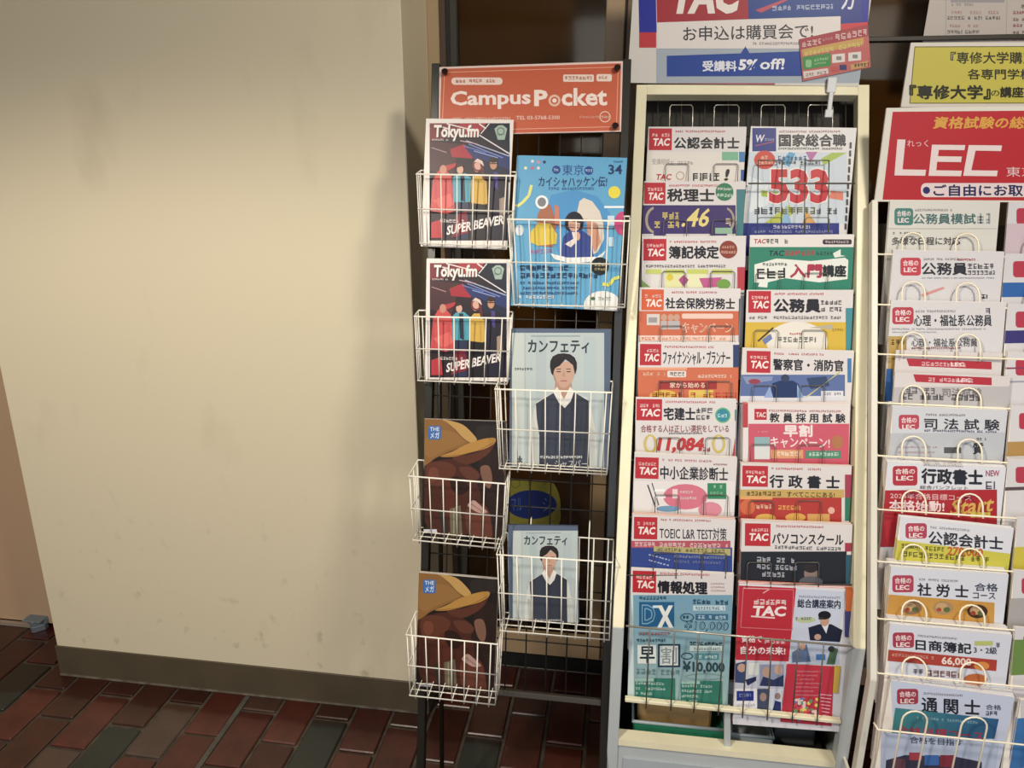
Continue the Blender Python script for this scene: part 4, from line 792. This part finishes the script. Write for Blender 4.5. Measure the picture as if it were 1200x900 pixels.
def rackbody(root, TL_, BL_, FL_, u, n0, b, W_, db, mside, mback, zs):
    """back sheet and cabinet sides; zs = height of the sill"""
    back0 = FL_ + n0 * .30
    prism('back_sheet', [TL_ + b * db, BL_ + b * db, BL_ + b * (db + .004), TL_ + b * (db + .004)], u * W_, mback, root)
    for o_ in (0, W_ - .002):
        prism('cabinet_side', [BL_ + n0 * .03 - zz * .0 + u * o_, BL_ + n0 * .30 + u * o_ - zz * .02, back0 + u * o_, FL_ + n0 * .03 + u * o_], u * .002, mside, root)
    prism('cabinet_back', [back0, back0 + zz * BL_[2], back0 + zz * BL_[2] + n0 * .003, back0 + n0 * .003], u * W_, mback, root)
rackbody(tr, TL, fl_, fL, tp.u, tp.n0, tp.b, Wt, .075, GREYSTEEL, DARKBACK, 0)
sill = tv.on(735, 868); zs = sill[2]
base0 = fL + tp.u * pw
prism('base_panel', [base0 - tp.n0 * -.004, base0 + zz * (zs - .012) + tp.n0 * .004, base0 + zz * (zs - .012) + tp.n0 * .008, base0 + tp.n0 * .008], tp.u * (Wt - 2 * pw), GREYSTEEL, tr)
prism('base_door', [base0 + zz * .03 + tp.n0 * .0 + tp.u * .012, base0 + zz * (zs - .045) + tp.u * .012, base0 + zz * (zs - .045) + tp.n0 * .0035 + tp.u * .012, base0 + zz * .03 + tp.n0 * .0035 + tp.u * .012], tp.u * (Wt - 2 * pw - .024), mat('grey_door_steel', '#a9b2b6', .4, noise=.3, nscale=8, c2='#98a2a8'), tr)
prism('sill', [base0 + zz * (zs - .014), base0 + zz * zs, base0 + zz * zs + tp.n0 * .032, base0 + zz * (zs - .014) + tp.n0 * .032], tp.u * (Wt - 2 * pw), IVORY, tr)
prism('cabinet_floor', [base0 + zz * (zs - .05) + tp.n0 * .032, base0 + zz * (zs - .046) + tp.n0 * .032, base0 + zz * (zs - .046) + tp.n0 * .29, base0 + zz * (zs - .05) + tp.n0 * .29], tp.u * (Wt - 2 * pw), DARKBACK, tr)
# divider and pocket bar
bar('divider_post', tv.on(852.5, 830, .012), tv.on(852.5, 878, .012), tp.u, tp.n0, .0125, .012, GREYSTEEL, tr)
bar('pocket_bar', tv.on(732.5, 821, -.002), tv.on(986, 847, -.002), zz, tp.n0, .0075, .012, IVORY, tr)
# wire pockets
def tacrow(xs, y, x0, x1, offw=.0105, up_=20, dn=10):
    for a, b_ in xs:
        pts = [tp.on(a - 1, y + dn, offw), tp.on(a, y - up_ + 2, offw - .001), tp.on(a + 2, y - up_, offw - .001), tp.on(b_ - 2, y - up_, offw - .001), tp.on(b_, y - up_ + 2, offw - .001), tp.on(b_ - 1, y + dn, offw)]
        ww('pocket_hoop', pts, .0009, DKWIRE, tr)
    ww('pocket_wire', [tp.on(x0, y + dn - 4, offw + .002), tp.on(x1, y + dn - 4, offw + .002)], .0013, DKWIRE, tr)
lx = lambda d: ((778 + d, 805 + d), (835 + d, 863 + d)); rx = lambda d: ((889 + d, 917 + d), (945 + d, 973 + d))
for a, b_ in ((785, 812), (837, 866), (892, 920), (947, 976)):
    ww('pocket_hoop', [tp.on(a - 1, 170, .03), tp.on(a, 126, .03), tp.on(a + 2, 123, .03), tp.on(b_ - 2, 123, .03), tp.on(b_, 126, .03), tp.on(b_ - 1, 170, .03)], .0012, SILVER, tr)
for k in range(9): x = 771 + k * 27.5; ww('back_wire', [tp.on(x, 112, .05), tp.on(x, 190, .05)], .001, DKWIRE, tr)
ww('pocket_wire', [tp.on(757, 160, .03), tp.on(1004, 160, .03)], .0013, DKWIRE, tr)
for y, d in ((212, 2), (278, 0), (338, -2), (402, -4), (467, -6), (533, -8), (600, -10), (668, -12)): tacrow(lx(d), y, 742 - (y - 212) * .02, 876 - (y - 212) * .02)
for y, d in ((275, -1), (340, -3), (407, -5), (472, -7), (541, -9), (607, -11), (679, -13)): tacrow(rx(d), y, 877, 1003)
ww('pocket_wire', [tp.on(877, 215, -.006), tp.on(1002, 215, -.006)], .0016, DKWIRE, tr)
for x in (888, 916, 943, 971): ww('pocket_hoop', [tp.on(x + .5, 188, -.005), tp.on(x - .5, 273, -.0055)], .0011, DKWIRE, tr)
for a, b_ in ((888.5, 916.5), (943.5, 971.5)): ww('pocket_hoop', [tp.on(a, 188, -.005), tp.on(b_, 188, -.005)], .0011, DKWIRE, tr)
bw = [(735, 734), (998, 757)]
ww('front_wire', [tv.on(733.5, 733.5, -.006), tv.on(999, 757.5, -.006)], .0021, SILVER, tr)
for x, xb in ((761.5, 757), (790.5, 786), (819, 813), (848.5, 841.5), (876, 870), (904.5, 899), (936, 928), (965.5, 957)):
    f = (x - 733.5) / 265; ww('front_wire', [tv.on(x, 733.5 + 24 * f, -.007), tv.on(xb, 823 + 26 * f + 4, -.007)], .0014, DKWIRE, tr)

SALM = mat('peach_page_edges', '#dba78c', .6); SALM2 = mat('blush_page_edges', '#dcc3b4', .6)
GL, GR = 'brochures in the left column of the ivory rack', 'brochures in the right column of the ivory rack'
LB = [(L1, (760, 148.7), (875, 148.7), 'white accounting exam brochure with a green tag, top left pocket of the ivory rack', 1),
      (L2, (755, 212.5), (874, 213), 'purple banded tax accountant brochure with gold 46, left column of the ivory rack', 1),
      (L3, (753, 278), (874, 277), 'bookkeeping exam brochure with round brown badge and yellow boxes, left column of the ivory rack', 1),
      (L4, (750, 337.5), (868, 339), 'labour consultant brochure with orange corner logo and orange campaign band', 2),
      (L5, (748, 401.7), (866, 402), 'financial planner brochure with a red bar on an orange band', 1),
      (L6, (745.5, 466), (863, 468), 'real estate exam brochure with big red 11,084 between laurels', 1),
      (L7, (744, 531), (864, 537), 'business consultant brochure with pink shapes and a green square', 2),
      (L8, (741.5, 602.5), (862, 609), 'English test brochure with red strip over navy picture, on a thick stack', 3)]
for fn, tl, trr, lab, nbk in LB:
    booklet('brochure', lab, GL, tp, tl, trr, fn, 1.414, 11.5, -.002, .0028 if nbk > 1 else .0022, nbk, rise=.0006, board=SALM if nbk > 2 else None)
booklet('brochure', 'light blue information technology brochure with two 10,000 yen offers, lowest in the left column', GL, tp, (739.5, 667), (860, 673.5), L9, 1.414, 8, .010, .0022, 2, rise=.0006)
RB = [(R1, (880, 148), (1004, 150), 'civil service brochure with navy corner logo and large red 533', 1),
      (R2, (879, 276), (1001, 275), 'green beginner course brochure with a white ribbon', 1),
      (R3, (875, 340), (1000, 340), 'civil servant brochure with a white oval on a yellow panel', 1),
      (R4, (870.5, 408), (1001, 411.5), 'police and fire service brochure with a blue photo band', 1),
      (R5, (871, 473), (996.5, 473), 'teacher exam brochure with a pink campaign panel', 2),
      (R6, (868.5, 543), (998, 546.5), 'legal clerk brochure with a gold line over a red panel', 2),
      (R7, (869.5, 610), (999, 615), 'computer school brochure with a black photo panel, on a thick stack', 2)]
for fn, tl, trr, lab, nbk in RB:
    booklet('brochure', lab, GR, tp, tl, trr, fn, 1.414, 11.5, -.002, .0032 if nbk > 1 else .0022, nbk, rise=.0006, board=SALM2 if nbk > 1 else None)
booklet('brochure', 'red general course guide with photos of students, lowest in the right column', GR, tp, (866, 683.5), (999.5, 690), R8, 1.414, 8, .010, .0022, 3, rise=.0008, board=mat('salmon_paper', '#d98a74', .5))

# header board standing on the rack
hp = Pl(TL - tp.n0 * .004 + zz * .0, 4.7, 1.5)
def header(c):
    c.r(700, -160, 1080, 140, '#d9d5cc')
    c.r(769, 57, 1013, 97.5, '#a7b2bd'); c.p([(749, -100), (769.5, -100), (769.5, 38), (749, 38)], '#16209a'); c.r(749, 38, 769, 56, '#c4262c')
    c.p([(770, -100), (877, -100), (877, 22.5), (770, 26.5)], '#a81e2a'); c.p([(877, -100), (985, -100), (985, 19), (877, 22.5)], '#17408e'); c.p([(985, -100), (1010, -100), (1010, 27), (985, 28)], '#26368c'); c.p([(1010, -100), (1028, -100), (1025, 26), (1010, 27)], '#1a229a'); c.p([(985, 28), (1025, 26), (1022, 46), (985, 47)], '#d0303a')
    c.t('TAC', 783, -26, 863, 17, '#eee4dc', .05, .18, -.01); c.p([(885, 12), (925, -3), (930, -3), (892, 15)], '#c24a5c'); c.d(905, 7, 976, 12.5, '#b9c4de', dy=-.03); c.t('方', 986, -14, 1001, 11, '#dfe4f0', .03, .1)
    c.p([(770, 26.5), (985, 19.5), (984, 50), (960, 57), (770, 57)], '#e6deda')
    c.t('お申込は購買会で!', 800.5, 31.5, 952.5, 48.5, '#35343c', .01, 0, -.025); c.d(882, 49.5, 936, 52.5, '#8a8488')
    c.p([(781.5, 65.5), (945, 60), (945, 89), (781.5, 89.5)], '#11409c'); c.p([(867, 64), (873.5, 54.5), (879, 63.5)], '#11409c')
    c.t('受講料', 823.5, 71.5, 863, 83.5, '#e8eaf2', .03); c.t('5%', 865, 69.5, 887, 82.5, '#f2f2f6', .045, .1); c.t('off!', 890, 68.5, 918.5, 81.5, '#f2f2f6', .02, .1)
    c.r(769, 97.5, 908, 99.4, '#b04a52')
hd = empty('header_board', Vector(hp.on(883, 99)), 'blue, red and white advertising board standing on top of the ivory rack', 'sign board')
board('panel', hd, hp, (746, -70), (1031, -72), 99.5, 0, .006, mat('white_board', '#d9d5cc', .35, coat=.3), header, pname='poster_face')
def flyer(c):
    c.r(920, 10, 1040, 120, '#c4605c'); c.p([(930, 40), (1017, 22), (1018, 42), (938, 58)], '#a8343c'); c.d(940, 49, 962, 55, '#e6c4c0', dy=-.2); c.d(964, 45, 976, 48, '#c98a88', dy=-.2); c.d(979, 40, 1015, 47, '#e6c4c0', dy=-.18)
    c.p([(940, 58), (1012, 44), (1012, 52), (941, 66)], '#c9a04c'); c.d(943, 60, 1010, 65, '#e0cc6c', dy=-.17)
    c.p([(940, 67), (973, 62), (974, 77), (941, 82)], '#3a8f42'); c.rr(944, 70, 951, 79, 2, '#8cc08c'); c.d(954, 69, 970, 72, '#a8d0a0', dy=-.15); c.d(954, 74, 968, 76, '#a8d0a0', dy=-.15)
    for x, y in ((975, 64), (994, 62)): c.p([(x, y), (x + 15, y - 1.5), (x + 15, y + 8.5), (x, y + 10)], '#e2dcd6'); c.r(x + 5, y + 2, x + 11, y + 6.5, '#8a8684')
    c.p([(941, 84), (970, 80), (971, 86), (942, 92)], '#dcd2cc'); c.d(944, 86, 968, 89.5, '#a06058', dy=-.13); c.r(974, 78, 983, 84, '#c0504c'); c.r(984, 76, 992, 82, '#30306c'); c.p([(996, 76), (1017, 71), (1017, 78), (997, 82)], '#c99a58'); c.d(1001, 75, 1017, 79, '#443030', dy=-.1)
A, B = hp.on(936.5, 46, -.004), hp.on(1017, 28.5, -.004); u = unit(B - A); s_ = unit(hp.s - u * (hp.s @ u)); b_ = np.cross(s_, u); M = (A + B) / 2
Wf = np.linalg.norm(B - A); Hf = ((M - hp.on(980, 87, -.004)) @ s_)
fy = empty('flyer', mat4(u, b_, s_, M - s_ * Hf), 'small tilted red flyer stuck on the corner of the blue and white board', 'flyer')
bm = bmesh.new(); box(bm, -Wf / 2, 0, 0, Wf / 2, .001, Hf); link('sheet', bm, PAPER, fy); c_ = Cv(); flyer(c_); c_.build('flyer_print', fy, u, b_, s_, M - s_ * Hf, Wf, Hf, y=-.0002)
P_ = hp.on(974.5, 98, -.006); ck = empty('plastic_clip', Vector(P_), 'clear plastic clip hanging over the top rail of the ivory rack', 'clip')
for nm, a in (('clip_jaw', (-.009, -.006, -.018, .009, 0, .012)), ('clip_tail', (-.0045, -.012, -.052, .0045, -.007, -.016)), ('clip_foot', (-.008, -.013, -.066, .008, -.006, -.05))): rbox(nm, a, CLEAR, ck, .0015)

# things inside the cabinet opening
def crate(name, label, cat, x0, x1, y, off, dep, h, m, mrim, root=None):
    A, B = tv.on(x0, y, off), tv.on(x1, y + (x1 - x0) * .115, off); u = tp.u; W_ = (B - A) @ u
    z1 = A[2]; rt_ = root_at(name, (A[0], A[1], z1 - h), label, cat); n = tp.n0; O = np.array([A[0], A[1], z1 - h]); t = .004
    prism('front_wall', [O, O + zz * h, O + zz * h + n * t, O + n * t], u * W_, m, rt_); prism('back_wall', [O + n * (dep - t), O + zz * h + n * (dep - t), O + zz * h + n * dep, O + n * dep], u * W_, m, rt_)
    prism('side_wall', [O, O + zz * h, O + zz * h + n * dep, O + n * dep], u * t, m, rt_); prism('side_wall', [O + u * (W_ - t), O + u * (W_ - t) + zz * h, O + u * (W_ - t) + zz * h + n * dep, O + u * (W_ - t) + n * dep], u * t, m, rt_)
    prism('bottom', [O, O + zz * t, O + zz * t + n * dep, O + n * dep], u * W_, m, rt_)
    if mrim:
        o_ = Vector(O) + Vector((0, 0, h)); q = [o_, o_ + Vector(u) * W_, o_ + Vector(u) * W_ + Vector(n) * dep, o_ + Vector(n) * dep]
        ww('rim', q, .0042, mrim, rt_, closed=True)
    return rt_
PG = mat('green_plastic', '#2c7a5c', .4); PGR = mat('pale_grey_plastic', '#a9b5b8', .4); CARD = mat('brown_cardboard', '#b08d5c', .7, noise=.3, nscale=30, c2='#9c7a4c')
crate('plastic_tray', 'green plastic tray with pale grey rim, inside the ivory rack on the left', 'tray', 742, 849, 845, .05, .17, .040, PG, PGR)
crate('cardboard_box', 'brown cardboard box inside the ivory rack above the green tray', 'box', 747.5, 834, 823, .075, .12, .055, CARD, None)
crate('plastic_tray', 'pale grey plastic tray inside the ivory rack right of the divider', 'tray', 857, 906, 860, .05, .17, .036, PGR, mat('tray_rim', '#8e9a9e', .4))
crate('file_box', 'dark grey file box at the back right inside the ivory rack', 'box', 908, 956, 851, .09, .12, .04, mat('dark_grey_plastic', '#565a5c', .5), None)

# ================================================================ 3. white wire rack with the red header
ep = Pl((.4212, 1.2464, .6576), 4.07, 26.4); ev = Pl(ep.on(1024, 797), 4.07, 0)
eb = ep.on(1024, 797, 0); eF = np.array([eb[0], eb[1], 0]); eT = ep.on(1025.5, 234, 0); WE = .455
er = root_at('brochure_rack', eF + ep.u * WE / 2, 'white wire brochure rack with a red header board at the right edge', 'brochure rack')
OW = mat('off_white_steel', '#cfccc0', .4, noise=.3, nscale=12, c2='#b9b4a6')
for o_ in (0, WE): 
    bar('side_post', eT + ep.u * o_, eb + ep.u * o_, ep.u, ep.b, .0115, .022, OW, er); bar('lower_post', eb + ep.u * o_, eF + ep.u * o_, ep.u, ep.n0, .0115, .022, OW, er)
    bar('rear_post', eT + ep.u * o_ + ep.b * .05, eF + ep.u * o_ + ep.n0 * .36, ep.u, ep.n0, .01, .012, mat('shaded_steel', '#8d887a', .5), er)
    for h_ in (.12, .45): ww('side_brace', [eF + ep.u * o_ + zz * h_, eF + ep.u * o_ + zz * h_ + ep.n0 * (.30 if h_ < .3 else .28)], .003, OW, er)
prism('back_sheet', [eT + ep.b * .125, eb + ep.b * .125, eb + ep.b * .128, eT + ep.b * .128], ep.u * WE, mat('grey_back_sheet', '#5c564a', .6), er)
rows = [(298, 272), (357, 329), (415, 388), (472, 450), (534, 509), (597, 572), (658, 635), (725, 700), (789, 766)]
XW = [(0.0, 1)]
wx0 = ep.on(1057, 600); 
def erow(y, yh, pl, offw=.004, legs=14):
    k = (y - 298) / 491; sl = .0 + .10 * k
    a0 = pl.on(1024, y - 8, offw + .012); a1 = pl.on(1029, y, offw); U = ep.u
    e1 = a1 + U * (WE - .02)
    ww('shelf_wire', [a0, a1, e1, e1 + U * .008 + ep.s * .012 + ep.b * .01], .0019, CREAMWIRE, er)
    h0 = pl.on(1057, yh + 15, offw)
    hs = np.linalg.norm(pl.on(1057, yh, offw) - pl.on(1057, y, offw))
    base = a1 + U * ((h0 - a1) @ U)
    for o_ in (0, .0965, .2215, .318):
        if o_ and o_ > WE - .08: continue
        w_ = .041; q = []
        s2 = pl.s
        for t in range(9): a = math.pi * (1 - t / 8); q.append(base + U * (o_ + w_ / 2 + w_ / 2 * math.cos(a)) + s2 * (hs - w_ / 2 + w_ / 2 * math.sin(a)))
        q = [base + U * o_ - s2 * (.004 if legs == 14 else legs)] + q + [base + U * (o_ + w_) - s2 * (.004 if legs == 14 else legs)]
        ww('pocket_hoop', q, .0017, CREAMWIRE, er)
for y, yh in rows: erow(y, yh, ep)
erow(855, 829, ev, -.03, legs=.24)
b1 = ev.on(1029, 855, -.03) - zz * .24
ww('shelf_wire', [b1 + ep.n0 * .03, b1, b1 + ep.u * (WE - .02), b1 + ep.u * (WE - .02) + ep.n0 * .03], .0019, CREAMWIRE, er)
ww('shelf_wire', [b1 + zz * .12 + ep.n0 * .03, b1 + zz * .12, b1 + zz * .12 + ep.u * (WE - .02), b1 + zz * .12 + ep.u * (WE - .02) + ep.n0 * .03], .0017, CREAMWIRE, er)
GE, GE2 = 'brochures in the left column of the red-headed rack', 'brochures in the second column of the red-headed rack'
EB = [(E1, (1043, 235), (1172, 236), 'pale brochure with teal logo and teal title, top pocket under the red header', 1, 12),
      (E2, (1046.5, 293), (1177, 295.5), 'white civil servant brochure with pink diagonal line, second pocket of the red-headed rack', 1, 12),
      (E3, (1044, 352.5), (1179, 355), 'white brochure for psychology and welfare civil servants with a gold tab', 1, 12),
      (strip(420), (1050, 410), (1175, 414), 'red-stripped brochure peeking out behind a similar one, fourth pocket under the red header', 0, 12),
      (strip(438.5, 1070), (1049, 436), (1184, 441), 'grey brochure with red top strip, front one in the fourth pocket under the red header', 0, 12),
      (E5, (1046, 476), (1181, 481), 'grey bar exam brochure with widely spaced title, fifth pocket of the red-headed rack', 4, 9),
      (E6, (1040, 541.5), (1179, 548), 'legal clerk brochure with red band and gold script, sixth pocket of the red-headed rack', 5, 9),
      (E7, (1055, 606), (1188, 620), 'accountant brochure with a yellow band and orange price, slightly turned in its pocket', 2, 12),
      (E8, (1044, 664), (1182, 673), 'insurance consultant brochure with food pictures on an orange band', 5, 9),
      (E9, (1043, 731), (1186, 744), 'bookkeeping brochure with white 66,000 on a red bar', 5, 9)]
for i, (fn, tl, trr, lab, nbk, ln) in enumerate(EB):
    booklet('brochure', lab, GE, ep, tl, trr, fn, 1.414, ln, (.010 if i == 3 else .0005), (.0042 if nbk > 3 else .0026), nbk, rise=.0012, )
booklet('brochure', 'pale blue customs broker brochure with a teal picture, lowest in the red-headed rack', GE, ep, (1044, 797), (1189, 817), E10, 1.414, 5, .014, .0045, 4, rise=.0012)
SB = [(235, (1182, 236), [(262, 300, '#cdb9c4')], 'mauve-tinted brochure at the right edge, top pocket'), (297, (1178, 297), [(331, 348, '#2a62ac')], 'white brochure with a blue band at the right edge, second pocket'),
      (356, (1181, 356), [(387, 402, '#3a3478')], 'white brochure with a violet band at the right edge, third pocket'), (412, (1181, 412), [(430, 432, '#8a3a5c'), (446, 448, '#99a')], 'white brochure with thin purple lines at the right edge, fourth pocket'),
      (475, (1185, 475), [(517, 534, '#b08a4a')], 'brochure with a tan band at the right edge, fifth pocket'), (538, (1181, 538), [(570, 574, '#5a4a50')], 'thick white brochure at the right edge, sixth pocket'),
      (606, (1192, 606), [(640, 690, '#c9bb36')], 'brochure with a yellow lower part at the right edge, seventh pocket'), (668, (1188, 668), [(700, 740, '#a8a4a4')], 'grey brochure at the right edge, eighth pocket'),
      (735, (1190, 735), [(748, 790, '#6a8a44')], 'brochure with leafy green picture at the right edge, ninth pocket'), (820, (1196, 820), [(840, 900, '#3c78b8')], 'blue brochure at the right edge, lowest pocket')]
for i, (y, tl, cols_, lab) in enumerate(SB):
    booklet('brochure', lab + ' under the red header', GE2, ep, tl, (tl[0] + 131 + i, tl[1] + i * 1.4), side(y, cols_, tl[0]), 1.414, 12 if i < 9 else 5, .0005 if i < 9 else .014, .0026, 1)
# red header board
rp = Pl(ep.on(1030, 236, .004), 3.4, 0)
def redh(c):
    c.r(1000, 90, 1400, 300, '#e4dfd2'); c.p([(1046, 131), (1390, 128), (1390, 236), (1034, 234)], '#bf1d28')
    c.t('資格試験の総合', 1093, 137, 1217, 150.5, '#e0a63a', .03, .2, 0); c.t('れっく', 1063, 164, 1087.5, 172, '#e8c8c8', .0)
    c.p([(1051.5, 163.5), (1061, 163.5), (1057.5, 198.5), (1085, 199), (1084, 206), (1048, 205.5)], '#ecdcda')
    c.p([(1092, 169.5), (1131, 170), (1130, 176), (1100, 175.5), (1099, 183), (1127, 183.5), (1126, 190), (1098, 189.5), (1097, 199.5), (1127, 200), (1126, 206.5), (1088, 206)], '#ecdcda')
    c.p([(1135, 170), (1174, 170.5), (1173, 177), (1143, 176.5), (1138, 199.5), (1169, 200), (1168, 206.5), (1128.5, 206)], '#ecdcda')
    c.t('東京', 1179, 195.5, 1213, 207, '#e6c8c8', .0); c.rr(1079, 214.5, 1290, 231, 6, '#ead6d6'); c.e(1085.5, 223, 4.2, 4.2, '#2a2a6c'); c.t('ご自由にお取り', 1094, 216.5, 1213, 229.5, '#2a2a5c', .03)
rh = empty('header_board', Vector(rp.on(1120, 236)), 'red header board with large white letters on the right-hand wire rack', 'sign board')
board('panel', rh, rp, (1039, 126.5), (1365, 122), 237, 0, .006, mat('cream_board', '#e4dfd2', .4), redh, pname='red_face')
# yellow sign above and white notice behind
yp = Pl(rp.p + rp.n0 * .03, 3.4, 0)
def yel(c):
    c.r(1050, 30, 1400, 150, '#d8d2c6'); c.p([(1072, 55), (1390, 54), (1390, 121), (1066, 121)], '#c4b93e'); c.ln([(1390, 54), (1072, 55), (1066, 121), (1390, 121)], 1, '#5c5420')
    c.t('『専修大学購買', 1114, 61, 1213, 74.5, '#35331c', .02); c.t('各専門学校', 1134, 81, 1210, 93, '#35331c', .02); c.t('『専修大学』', 1066, 100, 1160, 116, '#2c2a18', .035); c.t('の', 1161, 106, 1171, 112.5, '#2c2a18', .01); c.t('講座', 1172, 102, 1199, 114, '#2c2a18', .03)
yh_ = empty('sign_board', Vector(yp.on(1200, 124)), 'yellow sign board with black lettering above the red header', 'sign board')
board('panel', yh_, yp, (1067.5, 50), (1370, 49), 127, 0, .006, mat('white_edge_board', '#cfc9bd', .4), yel, pname='yellow_face')
np_ = WIN
def notice(c):
    c.r(1080, -140, 1400, 60, '#cfc4bc'); c.ln([(1109, -60), (1108, 48)], .7, '#b0a8a0'); c.ln([(1181, -60), (1179, 48)], .7, '#b0a8a0'); c.r(1114, -3, 1177, 3, '#a7a2a6'); c.d(1115, 4, 1140, 7, '#8f8a90')
    for x in (1115, 1137, 1158): c.d(x, 13, x + 12, 16.5, '#c0948a')
    for x, w_ in ((1110, 20), (1134, 16), (1155, 17)): c.d(x, 19, x + w_, 23, '#7d7674')
    for x in (1113, 1134): c.d(x, 29, x + 12, 32, '#c0948a')
    for x in (1110, 1131): c.d(x, 35.5, x + 17, 39.5, '#7d7674')
    c.d(1110, 44, 1127, 47, '#6a6462'); c.d(1146, 44, 1165, 47, '#6a6462')
    for k in range(5): c.d(1187, 13 + 8 * k - (k > 1), 1220, 16.5 + 8 * k - (k > 1), '#b0606c' if k % 2 == 0 else '#9a7674')
    c.t('校', 1196, 5, 1208, 10, '#7d7674')
nt_ = empty('notice', Vector(np_.on(1150, 70, -.004)), 'white paper notice with dates taped on the dark glass at the top right', 'notice')
board('sheet', nt_, np_, (1099.5, -60), (1330, -62), 70, -.004, .001, PAPER, notice, pname='notice_print')
print('brochure widths', [round(float(np.linalg.norm(tp.on(*a[2]) - tp.on(*a[1]))), 3) for a in LB + RB], [round(float(np.linalg.norm(ep.on(*a[2]) - ep.on(*a[1]))), 3) for a in EB])

for o in bpy.data.objects:
    if o.get('label') and not 4 <= len(o['label'].replace('-', ' ').split()) <= 16: print('LONG', len(o['label'].split()), o['label'])
